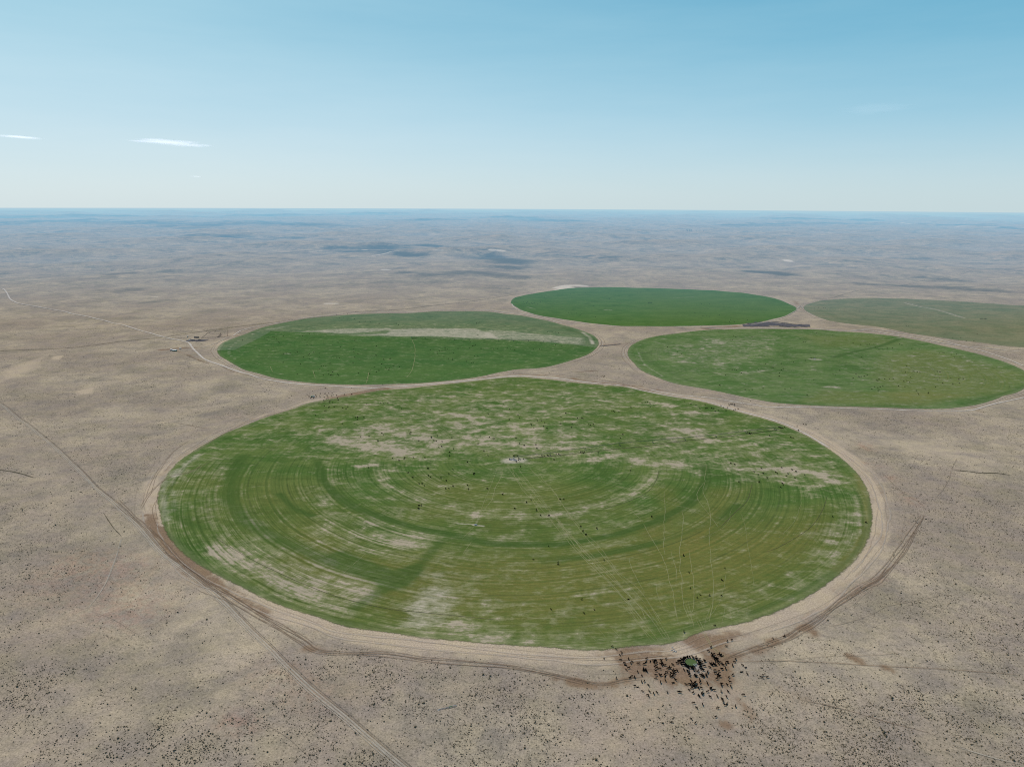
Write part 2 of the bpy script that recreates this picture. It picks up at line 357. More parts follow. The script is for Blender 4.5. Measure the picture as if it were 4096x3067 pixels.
k = NT("rangeland_soil")
pl, br, dk, ru = k.at("ga"); sa, ca, stw, fa = k.at("gb")
n300 = k.noise(k.pos(1, 1), 1 / 240, 5, .6); n60 = k.noise(k.pos(1, 1.3), 1 / 55, 5, .62); n12 = k.noise(k.pos(), 1 / 10, 4, .65); n2 = k.noise(k.pos(), 1 / 1.6, 4, .75)
c = k.mix(k.ramp(n300, .40, .60), (.350, .264, .192), (.442, .340, .234))
c = k.mix(k.math('MULTIPLY', k.ramp(k.noise(k.pos(1, 1, 0, (900, 70, 0)), 1 / 110, 5, .65), .48, .68), .75), c, (.270, .215, .145))
c = k.mix(k.math('MULTIPLY', k.ramp(n60, .42, .7), .6), c, (.262, .207, .165))
c = k.mix(k.math('MULTIPLY', k.ramp(n12, .5, .75), k.math('MULTIPLY_ADD', stw, .6, c=.25)), c, (.46, .365, .245))
c = k.mix(k.math('MULTIPLY', ru, k.ramp(n12, .38, .62), True), c, (.38, .225, .155))
c = k.mix(k.math('MULTIPLY', k.ramp(k.math('MULTIPLY_ADD', k.math('MULTIPLY', dk, k.math('MULTIPLY_ADD', fa, 1.6, c=.22, clamp=True)), .55, c=n60), .62, .95), .8), c, (.160, .145, .108))
# mid and far distance brush: clumpy dark stipple
sage = k.noise(k.pos(1, 1, 0, (40, 7, 0)), 1 / 70, 6, .72)
sage2 = k.noise(k.pos(1, 1, 0, (9, 31, 0)), 1 / 14, 5, .75)
m = k.ramp(k.math('ADD', k.math('MULTIPLY_ADD', sage2, .5, c=k.math('MULTIPLY', sage, .6)), k.math('MULTIPLY', dk, k.math('MULTIPLY_ADD', fa, .6, c=.08, clamp=True))), .52, .72)
m = k.math('MULTIPLY', m, k.math('MULTIPLY_ADD', fa, .5, c=.35), True)
m = k.math('MULTIPLY', m, k.math('SUBTRACT', 1.0, k.math('MULTIPLY', ca, .8, True)))
c = k.mix(m, c, (.165, .142, .115))
sp5 = k.noise(k.pos(1, 1, .4, (77, 5, 0)), 1 / 4.2, 5, .82); sp15 = k.noise(k.pos(1, 1, .9, (7, 45, 0)), 1 / 13, 6, .8)
spk = k.math('MULTIPLY', k.ramp(sp5, .50, .62), k.math('SUBTRACT', .62, k.math('MULTIPLY', ca, .45), True))
c = k.mix(spk, c, (.17, .135, .095))
c = k.mix(k.math('MULTIPLY', k.ramp(sp15, .50, .64), k.math('MULTIPLY_ADD', fa, .4, c=.3)), c, k.mul(c, (.62, .64, .66)))
c = k.mix(k.math('MULTIPLY', k.ramp(sp15, .50, .36), .35), c, k.mul(c, (1.25, 1.22, 1.2)))
vd, vc = k.vor(k.pos(), 1 / 2.3)
dots = k.math('MULTIPLY', k.ramp(vd, .12, .34, 1, 0), k.ramp(k.math('MULTIPLY_ADD', dk, .35, c=n12), .42, .62))
dots = k.math('MULTIPLY', dots, k.math('SUBTRACT', .6, k.math('MULTIPLY', ca, .6), True))
c = k.mix(dots, c, (.10, .09, .07))
# pale trampled earth, with scuffed streaks
pm = k.ramp(k.math('ADD', pl, k.math('MULTIPLY_ADD', n12, .5, c=-.25)), .12, .95)
c = k.mix(pm, c, k.mix(n2, (.415, .305, .205), (.52, .395, .275)))
mdn = k.noise(k.pos(1, 1, .7, (11, 91, 0)), 1 / 22, 6, .75)
br = k.math('MULTIPLY', br, k.ramp(mdn, .30, .62, .25, 1.35))
bmk = k.ramp(k.math('ADD', k.math('MULTIPLY', br, 1.12), k.math('MULTIPLY_ADD', k.math('ADD', n12, n2), .8, c=-.8)), .1, .85)
c = k.mix(k.math('MULTIPLY', bmk, .9), c, k.mix(n12, (.175, .105, .060), (.275, .175, .108)))
c = k.mix(k.ramp(k.math('ADD', sa, k.math('MULTIPLY_ADD', sage2, .8, c=-.4)), .3, .7), c, (.56, .46, .36))
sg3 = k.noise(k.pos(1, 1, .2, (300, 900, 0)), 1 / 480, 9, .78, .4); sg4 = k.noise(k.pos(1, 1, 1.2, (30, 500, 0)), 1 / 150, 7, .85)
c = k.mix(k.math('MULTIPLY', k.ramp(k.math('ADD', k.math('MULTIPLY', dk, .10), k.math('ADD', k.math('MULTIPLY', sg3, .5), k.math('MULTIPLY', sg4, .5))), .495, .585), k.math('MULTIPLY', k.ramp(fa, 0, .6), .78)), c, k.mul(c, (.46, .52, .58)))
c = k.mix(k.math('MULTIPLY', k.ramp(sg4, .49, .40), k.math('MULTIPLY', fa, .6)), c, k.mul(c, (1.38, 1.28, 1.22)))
c = k.mul(c, k.mix(k.ramp(k.noise(k.pos(1, 1, 0, (55, 21, 0)), 1 / 34, 5, .7), .36, .64), (.93, .92, .94), (1.02, 1.01, .95)))
c = k.mul(c, k.mix(k.ramp(n2, .25, .75), (.70, .70, .69), (1.30, 1.30, 1.31)))
c = k.mul(c, k.mix(k.noise(k.pos(1, 1), 1 / .55, 2, .8), (.82, .82, .82), (1.18, 1.18, 1.18)))
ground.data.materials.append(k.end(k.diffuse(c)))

# ================================================================== FIELDS
def field_mesh(name, f, nr, nt, lift=.25):
    s = np.concatenate([np.linspace(0, 1, nr) ** .85 * .97, np.linspace(.972, 1.012, 12)])
    th = np.linspace(-math.pi, math.pi, nt, endpoint=False)
    R = np.interp(th, np.linspace(-math.pi, math.pi, f.n, endpoint=False), f.R, period=2 * math.pi)
    rr = s[1:, None] * R[None]
    x = np.concatenate([[f.c[0]], (f.c[0] + rr * np.cos(th)).ravel()]); y = np.concatenate([[f.c[1]], (f.c[1] + rr * np.sin(th)).ravel()])
    m = len(s) - 1; i = np.arange(m * nt).reshape(m, nt) + 1
    q = np.stack([i[:-1], np.roll(i[:-1], -1, 1), np.roll(i[1:], -1, 1), i[1:]], -1)[..., ::-1].reshape(-1, 4)
    q = q[:, ::-1]
    tri = np.stack([np.zeros(nt, int), i[0], np.roll(i[0], -1)], -1)
    P = np.stack([x, y], -1)
    edge = np.concatenate([[0], np.repeat(s[1:], nt)])
    mR = f.R.mean()
    o = mesh_np(name, np.column_stack([P, height(x, y) + lift]), [q, tri], None)
    return o, P, (edge - 1) * mR
def field_mat(name, f, green, green2, olive, bare, straw, streak_rot=0.0, streak=1.0, ring=.5, track=54.0, trackw=.35):
    k = NT(name)
    ba, ol, dk, pa = k.at("fa"); ed, st2, sw, up = k.at("fb")
    px, py = f.piv
    k.pos(); d = k.n('ShaderNodeVectorMath', operation='DISTANCE')
    fl = k.n('ShaderNodeVectorMath', operation='MULTIPLY'); k.put(fl.inputs[0], k.g); fl.inputs[1].default_value = (1, 1, 0)
    k.put(d.inputs[0], fl.outputs[0]); d.inputs[1].default_value = (px, py, 0); r = d.outputs['Value']
    rn = k.n('ShaderNodeTexNoise', noise_dimensions='1D'); k.put(rn.inputs['W'], k.math('MULTIPLY', r, 1 / 21)); rn.inputs['Detail'].default_value = 3; rn.inputs['Roughness'].default_value = .55
    rings = rn.outputs[0]
    n90 = k.noise(k.pos(1, 1.3), 1 / 90, 4, .55); patch = k.noise(k.pos(.9, 1.35, 0, (3, 8, 0)), 1 / 25, 7, .7, .3)
    s1 = k.noise(k.pos(.27, 1.0, streak_rot), 1 / 2.6, 5, .78)
    rel = k.n('ShaderNodeVectorMath', operation='SUBTRACT'); k.put(rel.inputs[0], fl.outputs[0]); rel.inputs[1].default_value = (px, py, 0)
    nrm = k.n('ShaderNodeVectorMath', operation='NORMALIZE'); k.put(nrm.inputs[0], rel.outputs[0]); sx = k.n('ShaderNodeSeparateXYZ'); k.put(sx.inputs[0], nrm.outputs[0])
    def ringvec(ka, w):
        cb = k.n('ShaderNodeCombineXYZ'); k.put(cb.inputs[0], k.math('MULTIPLY', sx.outputs[0], ka)); k.put(cb.inputs[1], k.math('MULTIPLY', sx.outputs[1], ka)); k.put(cb.inputs[2], k.math('MULTIPLY', r, 1 / w)); return cb.outputs[0]
    s2 = k.noise(ringvec(22, 3.0), 1.0, 5, .78)
    arcs = k.noise(ringvec(2.6, 19), 1.0, 5, .66)
    s3 = k.noise(k.pos(.03, 1.0, streak_rot, (5, 77, 0)), 1 / 7, 3, .6)
    fs = k.n('ShaderNodeMix', data_type='FLOAT'); k.put(fs.inputs[0], sw); k.put(fs.inputs[2], s1); k.put(fs.inputs[3], s2); sn = fs.outputs[0]
    n2 = k.noise(k.pos(), 1 / 1.8, 4, .75); n8 = k.noise(k.pos(1, 1.2), 1 / 8, 4, .6)
    c = k.mix(k.ramp(n90, .36, .62), green, green2)
    n30 = k.noise(k.pos(.8, 1.5, 0, (70, 8, 0)), 1 / 30, 5, .65)
    c = k.mix(k.math('MULTIPLY', k.ramp(n30, .48, .64), .5), c, tuple(v * .72 for v in green))
    c = k.mix(k.math('MULTIPLY', k.ramp(k.math('MULTIPLY_ADD', rings, .65, c=k.math('MULTIPLY', arcs, .35)), .49, .40), k.math('MULTIPLY_ADD', sw, .75, c=.1)), c, tuple(v * .66 for v in green))
    c = k.mix(k.math('MULTIPLY', ol, k.ramp(k.math('ADD', n8, k.math('MULTIPLY', rings, .6)), .5, .95, .55, 1.0), True), c, olive)
    c = k.mix(k.math('MULTIPLY', k.ramp(rings, .42, .66), ring), c, k.mul(c, (1.35, 1.18, 1.15)))
    # wheel tracks of the pivot towers
    tk = k.math('MULTIPLY', k.ramp(k.math('PINGPONG', k.math('SUBTRACT', r, 27.0), track / 2), .25, 1.3, 1, 0), k.ramp(k.noise(k.pos(), 1 / 60, 2), .38, .55))
    c = k.mix(k.math('MULTIPLY', tk, trackw), c, (.055, .06, .025))
    c = k.mul(c, k.mix(up, (1, 1, 1), (1.75, 1.22, 2.1)))
    # thin, dry and bare ground
    bm = k.math('ADD', k.math('MULTIPLY_ADD', patch, 1.9, c=-.475), k.math('MULTIPLY', sn, .55 * streak))
    bm = k.math('ADD', bm, k.math('MULTIPLY', k.math('SUBTRACT', arcs, .5), k.math('MULTIPLY_ADD', sw, .75, c=.25)))
    bm = k.math('ADD', bm, k.math('MULTIPLY', k.math('SUBTRACT', .5, patch), k.math('MULTIPLY', sw, 1.0)))
    bm = k.math('ADD', bm, k.math('MULTIPLY', k.math('SUBTRACT', rings, .5), k.math('MULTIPLY', sw, k.ramp(k.noise(k.pos(1, 1, 0, (60, 2, 0)), 1 / 130, 3), .3, .6, .35, 1.5))))
    bm = k.math('ADD', bm, k.math('MULTIPLY', k.math('SUBTRACT', n8, .5), .45))
    bmm = k.math('ADD', bm, k.math('MULTIPLY', ba, .5))
    thin = k.ramp(bmm, .68, 1.04)
    c = k.mix(k.math('MULTIPLY', thin, .62), c, straw)
    c = k.mix(k.math('MULTIPLY', k.ramp(bmm, .96, 1.16), .9), c, k.mix(n8, bare, tuple(v * .86 for v in bare)))
    c = k.mix(k.math('MULTIPLY', k.ramp(k.math('ADD', k.math('MULTIPLY_ADD', patch, 1.1, c=-.55), k.math('ADD', pa, k.math('MULTIPLY_ADD', sn, 1.3, c=-.65))), .15, .95), .9), c, k.mix(n8, (.39, .32, .225), (.49, .41, .30)))
    c = k.mix(k.math('MULTIPLY', k.ramp(k.math('ADD', dk, k.math('MULTIPLY_ADD', sn, .9, c=-.45)), .1, 1.0), .75), c, tuple(v * .78 for v in green))
    rimn = k.ramp(k.math('ADD', ed, k.math('MULTIPLY_ADD', k.math('ADD', n8, patch), .9, c=-.9)), .55, .0)
    c = k.mix(k.math('MULTIPLY', rimn, .24), c, straw)
    # fine streaks and tussocks
    c = k.mul(c, k.mix(k.ramp(sn, .3, .7), (.78, .81, .80), (1.22, 1.19, 1.20)))
    c = k.mul(c, k.mix(s3, (.9, .9, .9), (1.1, 1.1, 1.1)))
    c = k.mul(c, k.mix(n2, (.62, .64, .64), (1.38, 1.36, 1.36)))
    # edge: attribute holds metres to the rim / 20 (0 = rim)
    a = k.ramp(k.math('ADD', ed, k.math('MULTIPLY_ADD', k.math('ADD', k.math('ADD', n8, patch), n2), .26, c=-.40)), -.10, .05, 0, 1)
    return k.end(k.alpha(k.diffuse(c), a))

def make_field(name, fi, nr, nt, paints, label, mat_kw, extra=None, lift=.25):
    f = FL[fi]
    o, P, e = field_mesh(name, f, nr, nt, lift)
    n = len(P); ch = {q: np.zeros(n) for q in ('bare', 'olive', 'dark', 'pale', 'swirl', 'up')}
    for q, items in paints.items(): paint(P, ch[q], items)
    if extra: extra(P, ch, e)
    attr(o, "fa", np.column_stack([np.clip(ch[q], -1, 1.5) for q in ('bare', 'olive', 'dark', 'pale')]))
    attr(o, "fb", np.column_stack([np.clip(-e / 20, -1, 1), 0 * e, np.clip(ch['swirl'], 0, 1), np.clip(ch['up'], 0, 1)]))
    o.data.materials.append(field_mat(name + "_crop", f, **mat_kw))
    tag(o, label, 'crop field', 'round irrigated fields', 'structure')
    return o
G1 = dict(bare=[
  ('P', "1240 1720 1500 1700 1800 1690 2100 1700 2350 1720 2450 1800 2250 1840 1900 1800 1650 1850 1350 1800", 30, .35), ('P', "1350 1590 1700 1570 2400 1560 2700 1620 2900 1680 2700 1760 2300 1700 1500 1690", 30, .23),
  ('P', "1150 1640 1350 1610 1330 1720 1000 1760 900 1780", 20, .1), ('S', "1340 1760 1480 1780 1600 1810", 22, .45), ('S', "1500 1705 1650 1745 1750 1765", 18, .3), ('S', "1760 1655 1880 1660 1900 1690", 14, .35), ('S', "2030 1700 2100 1730", 12, .3), ('S', "1780 1770 1900 1760 2080 1780 2260 1790", 18, .25), ('S', "1440 1865 1500 1860", 6, .8), ('S', "1540 1880 1580 1882", 6, .5),
  ('S', "2350 1840 2480 1820 2560 1845 2720 1860", 14, .6), ('P', "2650 1700 3000 1720 3280 1800 3400 1950 3200 1960 2980 1900 2700 1880 2560 1800", 20, .25), ('S', "2740 1720 2830 1760", 18, .4), ('S', "2980 1872 3100 1880 3320 1895", 12, .35), ('S', "3150 1870 3350 1930", 12, .3), ('S', "2750 1650 2830 1655", 9, .6), ('S', "2610 1610 2700 1625", 10, .6),
  ('S', "2624 1866 2613 1915 2542 1970 2461 2008 2325 2046 2216 2062 2080 2067 1900 2062", 9, .42), ('S', "1496 1848 1506 1891 1555 1946 1637 1989 1746 2016 1900 2062", 9, .36),
  ('P', "830 2170 980 2150 1200 2190 1350 2280 1580 2330 1500 2400 1350 2440 1100 2370 900 2290", 22, .34), ('S', "850 2200 950 2230", 12, .5), ('P', "1080 2290 1450 2320 1500 2420 1300 2440 1100 2380", 12, .3), ('P', "1200 2070 1600 2080 1750 2150 1700 2200 1450 2200 1230 2130", 20, .24), ('P', "1200 1930 1350 1990 1300 2050 1180 1990", 12, .25),
  ('S', "1560 2160 1700 2180", 12, .35), ('P', "1650 2330 1900 2340 2000 2450 1850 2560 1600 2520", 18, .3), ('P', "1800 2480 2200 2530 2300 2595 1900 2570 1600 2540", 10, .3), ('P', "750 1880 1000 1860 1150 1850 1100 1890 800 1910", 12, .15),
  ('P', "3300 2100 3430 2050 3440 2170 3330 2280 3150 2370 3100 2340 3250 2230", 12, .26), ('P', "2850 2380 3100 2330 3080 2400 2900 2430", 12, .3), ('S', "3420 1980 3440 2100", 5, .4),
  ('P', "1000 1800 1250 1850 1250 2100 1000 2050 900 1930", 25, -.35), ('P', "2250 1900 2450 1870 2500 1900 2350 2000 2200 2010", 14, -.2), ('P', "2700 1900 3050 1920 3300 2000 3200 2300 2800 2400 2500 2300 2600 2050", 25, -.2), ('S', "2624 1640 2450 1650 2350 1680 2600 1700 2700 1730", 14, -.3)],
 olive=[('P', "1250 2150 1500 2200 2000 2200 2700 2120 3300 2050 3400 2150 3000 2450 2400 2560 1600 2520 1000 2300", 60, .85), ('P', "640 1900 900 1880 1300 1950 1500 2050 1300 2200 900 2150", 60, .35), ('P', "1700 1900 2400 1950 2500 2050 2000 2150 1600 2080", 40, .45), ('S', "3430 1900 3470 2000 3478 2090 3440 2190 3350 2280", 7, .9), ('S', "2650 1960 2700 2040 2600 2120", 20, .5), ('P', "2800 1950 3000 1950 2900 2100 2750 2200", 25, .5)],
 dark=[('S', "1273 1850 1290 1920 1340 1975 1420 2030 1500 2060 1700 2120 1972 2176 2243 2178 2461 2140 2624 2087 2760 2015 2825 1926 2822 1865", 8, 1.15),
  ('S', "974 1826 925 1908 925 2010 985 2087 1100 2150 1300 2240 1600 2330", 15, .8), ('S', "1150 1810 1120 1900 1110 1960", 16, .45), ('S', "1121 1978 1175 2033 1246 2062", 7, .9),
  ('S', "1365 2223 1450 2265 1560 2310 1640 2290", 13, 1.1), ('S', "2100 2225 2350 2225 2600 2180 2800 2110 2950 2020", 9, .5), ('S', "1400 1880 1480 1960 1650 2010", 6, .4), ('S', "2380 1860 2420 1890 2380 1950 2250 1990", 8, .5), ('S', "1760 2170 1680 2260 1560 2340 1420 2430", 10, .7), ('S', "660 2130 760 2210 830 2270 930 2320 1020 2370", 6, .8), ('S', "690 2010 720 2080 800 2110", 7, .6), ('S', "1250 2460 1400 2500", 7, .6),
  ('S', "2420 1670 2600 1720 2760 1790", 14, .5), ('S', "2850 1680 2900 1750 2980 1860", 8, .4), ('S', "3478 1990 3484 2080 3440 2190 3340 2285 3200 2370 3000 2455", 5, .7), ('S', "1560 1570 1640 1640 1800 1740 1950 1800", 9, .45),
  ('S', "2170 2250 2350 2230 2500 2200 2620 2170", 7, .5), ('S', "2600 2480 2640 2530 2680 2560 2560 2560", 8, .6), ('S', "2300 2440 2250 2560 2380 2570 2500 2550", 9, .35), ('S', "2500 2000 2650 2080", 7, .4), ('S', "2850 2480 2700 2530", 7, .6), ('S', "2200 1850 2160 1830", 10, .3), ('S', "1900 2400 2200 2410", 7, .35), ('S', "2950 2020 2880 2100 2820 2160", 7, .5), ('S', "3080 2000 3050 2080", 8, .4)],
 pale=[('P', "1680 2330 1790 2350 1830 2420 1790 2500 1680 2540 1600 2500 1640 2400", 14, .48), ('S', "668 1890 650 1960 655 2030 668 2080", 7, .5), ('S', "700 1880 690 1950 700 2040", 5, .35), ('S', "790 1820 740 1860 710 1900", 8, .5), ('S', "2035 1843 2080 1840", 13, 1.1), ('S', "1895 2100 1935 2104", 2.0, .9), ('S', "1830 2094 1895 2098", 1.6, .75),
  ('S', "1750 2300 1800 2290", 14, .25), ('S', "3430 2030 3445 2120 3400 2200", 2.5, .35), ('S', "1905 2090 1925 2060", 2.5, .4)],
 swirl=[('P', "600 1840 1250 1860 1700 1880 2500 1900 3400 1960 3560 2060 3400 2400 2700 2640 1500 2640 900 2450 560 2150", 50, .38), ('P', "600 2080 1100 2080 1700 2120 1800 2300 1600 2560 900 2450 560 2200", 60, .35), ('P', "600 1540 3000 1500 3560 2000 600 2000", 30, .08)])
make_field("crop_field", 0, 270, 1300, G1, "huge nearest circle of green crop with a small concrete pad at its middle", dict(green=(.070, .120, .027), green2=(.110, .144, .038), olive=(.150, .136, .035), bare=(.42, .325, .225), straw=(.27, .245, .125), ring=.35))
def f2x(P, ch, e):
    L = W(rd("940 1400 984 1340 1034 1322 1188 1329 1500 1344 1771 1349 1997 1358 2336 1384 2420 1392"))
    yy = np.interp(P[:, 0], L[:, 0], L[:, 1]); ch['up'] += sstep(-1.5, 1.5, P[:, 1] - yy)
G2 = dict(bare=[('P', "1100 1318 1300 1300 1700 1290 2100 1300 2300 1340 2300 1380 1500 1340 1188 1328", 25, .28)], olive=[('P', "900 1430 1300 1470 1900 1470 2200 1450 2100 1490 1700 1525 1200 1520", 40, .35)],
 dark=[('S', "1950 1390 2050 1400 2200 1435", 9, .5), ('S', "1645 1352 1850 1380 1960 1355", 7, .35), ('S', "1100 1425 1500 1400 1700 1390", 6, .2), ('S', "2380 1360 2350 1340 2250 1310", 14, .6), ('S', "2150 1400 2300 1390", 9, .3), ('S', "1560 1255 2020 1270 2250 1320 2370 1360", 12, .3)],
 pale=[('P', "1570 1318 1700 1312 1900 1314 1955 1330 1990 1355 1771 1347 1500 1342 1400 1342 1540 1334", 12, .66), ('P', "1955 1318 2100 1330 2335 1352 2340 1382 1997 1356 1940 1345", 14, .50), ('P', "1188 1328 1300 1318 1400 1314 1570 1312 1570 1320 1400 1335", 14, .6), ('P', "1040 1322 1130 1305 1180 1300 1110 1318", 14, .45), ('S', "2330 1330 2360 1350 2372 1375", 7, .9), ('S', "1180 1335 1500 1345 1990 1357", 3, .5),
  ('S', "1140 1414 1155 1415", 7, .5)] + [('S', f"{600 + a * .4521 - 3} {1150 + b * .4521} {600 + a * .4521 + 3} {1150 + b * .4521}", 2.6, .95) for a, b in rd("957 395 912 412 783 470 757 488 736 505 715 524 703 543 701 567 701 585 716 607 750 630")]
  + [('S', "870 1400 890 1370 950 1340 1060 1305", 9, .45)])
make_field("crop_field", 1, 150, 900, G2, "green crop circle with a paler upper half, left and beyond the nearest one", dict(green=(.058, .120, .032), green2=(.078, .134, .038), olive=(.095, .150, .038), bare=(.34, .30, .19), straw=(.20, .22, .10), ring=.3, track=46.6, streak=.7), f2x)
G3 = dict(bare=[('S', "2080 1215 2150 1235", 14, .5)], olive=[('P', "2550 1160 2900 1170 3180 1230 3000 1290 2600 1300", 60, .35)], dark=[('S', "2052 1200 2100 1240 2250 1275", 10, .4)], pale=[('S', "2110 1228 2140 1236", 5, .5), ('S', "2420 1240 2445 1241", 8, .5)])
def f3x(P, ch, e):
    L = W(rd("2560 1150 2560 1160")); a = FL[2].c; ch['bare'] -= .5
make_field("crop_field", 2, 110, 700, G3, "smooth bright green crop circle highest in the middle of the group", dict(green=(.068, .130, .026), green2=(.088, .147, .034), olive=(.105, .145, .035), bare=(.24, .25, .16), straw=(.10, .17, .08), ring=.15, streak=.5, trackw=.15), f3x)
G4 = dict(bare=[('P', "2650 1380 3100 1340 3100 1400 2900 1480 2650 1440", 30, .3), ('S', "2830 1355 2880 1370", 25, .5), ('S', "2700 1450 2760 1450", 10, .5), ('P', "3400 1420 3800 1400 4050 1480 3900 1560 3500 1540", 30, .15), ('S', "2980 1490 3080 1480", 12, .5), ('S', "3300 1548 3360 1550", 8, .6), ('S', "2780 1480 2900 1500 3000 1500", 20, .2)],
 olive=[('P', "3700 1400 4130 1500 4000 1580 3600 1600 3500 1500 3550 1420", 50, .7), ('P', "3200 1340 3500 1340 3600 1370 3300 1390", 40, .5), ('P', "3300 1560 3900 1580 3700 1625 3200 1610", 20, .6)],
 dark=[('S', "3332 1430 3450 1400 3596 1357", 8, 1.3), ('S', "3070 1408 3350 1415", 11, .6), ('S', "3150 1430 3350 1450 3450 1480", 25, .5), ('S', "3420 1425 3700 1425 4000 1440", 12, .35), ('S', "2560 1400 2600 1450 2700 1500 2830 1545", 14, .5), ('S', "2530 1400 2560 1370 2620 1352", 9, .4), ('S', "3000 1350 3400 1360", 7, .3), ('S', "3850 1620 4010 1575 4100 1545", 10, .7), ('S', "3000 1600 3300 1625 3600 1628", 8, .5)],
 pale=[('S', "3250 1437 3275 1439", 10, .9), ('S', "2548 1400 2580 1460 2650 1505", 4, .4), ('S', "3330 1428 3500 1385", 3, .4), ('S', "2945 1495 2960 1498", 10, .4)])
make_field("crop_field", 3, 150, 900, G4, "green crop circle at right, crossed by one dark diagonal line", dict(green=(.080, .136, .038), green2=(.125, .168, .058), olive=(.150, .155, .048), bare=(.38, .31, .22), straw=(.22, .215, .12), ring=.3, track=50, streak=.8))
G5 = dict(bare=[], olive=[('P', "3900 1250 4300 1260 4500 1320 4200 1390 3900 1360", 60, .2)], dark=[('S', "3270 1240 3350 1270 3500 1300", 20, .4), ('S', "3600 1210 3800 1235", 20, .2), ('S', "3850 1280 3880 1340", 20, .3)], pale=[('S', "3620 1212 3740 1238 3860 1273", 6, .7), ('S', "3225 1225 3300 1208", 16, .3)])
def f5x(P, ch, e): ch['up'] += 1.0; ch['bare'] -= .1
make_field("crop_field", 4, 110, 700, G5, "faded pale green crop circle running out of the frame at right", dict(green=(.082, .130, .040), green2=(.112, .150, .048), olive=(.12, .145, .042), bare=(.24, .24, .17), straw=(.17, .19, .12), ring=.25, streak=.5), f5x)

# ================================================================== ROADS, TRAILS, TRACKS
def smooth_line(L, step):
    n = len(L)
    if n < 3:
        m = max(2, int(np.hypot(*(L[-1] - L[0])) / step)); t = np.linspace(0, 1, m)[:, None]; return L[0] * (1 - t) + L[-1] * t
    Q = np.vstack([2 * L[0] - L[1], L, 2 * L[-1] - L[-2]]); out = []
    for i in range(1, n):
        p0, p1, p2, p3 = Q[i - 1:i + 3]; m = max(1, int(np.hypot(*(p2 - p1)) / step)); t = np.linspace(0, 1, m, endpoint=False)[:, None]
        out.append(.5 * (2 * p1 + (p2 - p0) * t + (2 * p0 - 5 * p1 + 4 * p2 - p3) * t ** 2 + (3 * p1 - p0 - 3 * p2 + p3) * t ** 3))
    return np.vstack(out + [L[-1:]])
_rc = 0
def ribbon_geo(L, w, wob=0.0, wl=25, step=3.5, lift=.42, taper=True):
    global _rc; _rc += 1
    L = smooth_line(L, step); T = np.gradient(L, axis=0); T /= np.hypot(T[:, 0], T[:, 1])[:, None] + 1e-9; Nn = np.stack([-T[:, 1], T[:, 0]], -1)
    s = np.concatenate([[0], np.cumsum(np.hypot(*np.diff(L, axis=0).T))])
    if wob: L = L + Nn * (wob * (fbm(s, s * 0, wl, 3, _rc * 1.37) - .5) * 2)[:, None]
    V = []; A = []
    wv = w * (.75 + .5 * vnoise(s, s * 0, 18, _rc + .5))
    dl = np.maximum(0, np.hypot(L[:, 0], L[:, 1]) - 1500) * .0005
    for u in (-1, 0, 1):
        q = L + Nn * (u * wv / 2)[:, None]; V.append(np.column_stack([q, height(q[:, 0], q[:, 1]) + lift + dl]))
        en = np.clip(np.minimum(s, s[-1] - s) / 12, 0, 1) if taper else np.ones(len(s))
        A.append(np.column_stack([np.full(len(s), 1.0 - abs(u)), en, s / 100, np.ones(len(s))]))
    m = len(L); i = np.arange(m); V = np.stack(V, 1).reshape(-1, 3); A = np.stack(A, 1).reshape(-1, 4)
    a = i[:-1] * 3; q = np.concatenate([np.stack([a, a + 3, a + 4, a + 1], -1)[:, ::-1], np.stack([a + 1, a + 4, a + 5, a + 2], -1)[:, ::-1]])
    return V, q, A
def ribbon_mat(name, c1, c2, a, rough=.5):
    k = NT(name); e, en, s_, _ = k.at("ra"); n1 = k.noise(k.pos(), 1 / 9, 4, .7); n2 = k.noise(k.pos(), 1 / 1.5, 3, .75)
    al = k.math('MULTIPLY', k.ramp(k.math('ADD', e, k.math('MULTIPLY_ADD', n2, rough, c=-rough / 2)), .05, .6), k.math('MULTIPLY', en, k.ramp(n1, .25, .6, a * .45, a)), True)
    c = k.mul(k.mix(n1, c1, c2), k.mix(n2, (.8, .8, .8), (1.2, 1.2, 1.2)))
    return k.end(k.alpha(k.diffuse(c), al))
RM_ROAD = ribbon_mat("pale_road_dirt", (.52, .425, .34), (.62, .52, .425), .95, .4)
RM_BROWN = ribbon_mat("trodden_dark_earth", (.175, .11, .068), (.26, .175, .115), .62, 1.0)
RM_DARK = ribbon_mat("dark_earth_and_arm_shadow", (.06, .048, .03), (.12, .10, .06), .95)  # dark earth of ditches and tracks; also paints the sprinkler arm's shadow line
RM_STRAW = ribbon_mat("trodden_yellow_grass", (.32, .295, .13), (.40, .36, .18), .62, .5)
RM_PALE = ribbon_mat("trodden_pale_earth", (.42, .34, .26), (.50, .42, .32), .7)
RM_FAINT = ribbon_mat("faint_brown_earth", (.24, .17, .115), (.31, .235, .165), .6, .8)
def ribbon(name, lines, mat, w, wob=0.0, wl=25, lift=.42):
    Vs, Qs, As, o = [], [], [], 0
    for j, L in enumerate(lines):
        V, q, A = ribbon_geo(L, w, wob, wl, lift=lift + .03 * j / max(1, len(lines)))
        Vs.append(V); Qs.append(q + o); As.append(A); o += len(V)
    ob = mesh_np(name, np.vstack(Vs), [np.vstack(Qs)], mat); attr(ob, "ra", np.vstack(As)); ob['kind'] = 'structure'; return ob
def wl_(t): return W(rd(t))
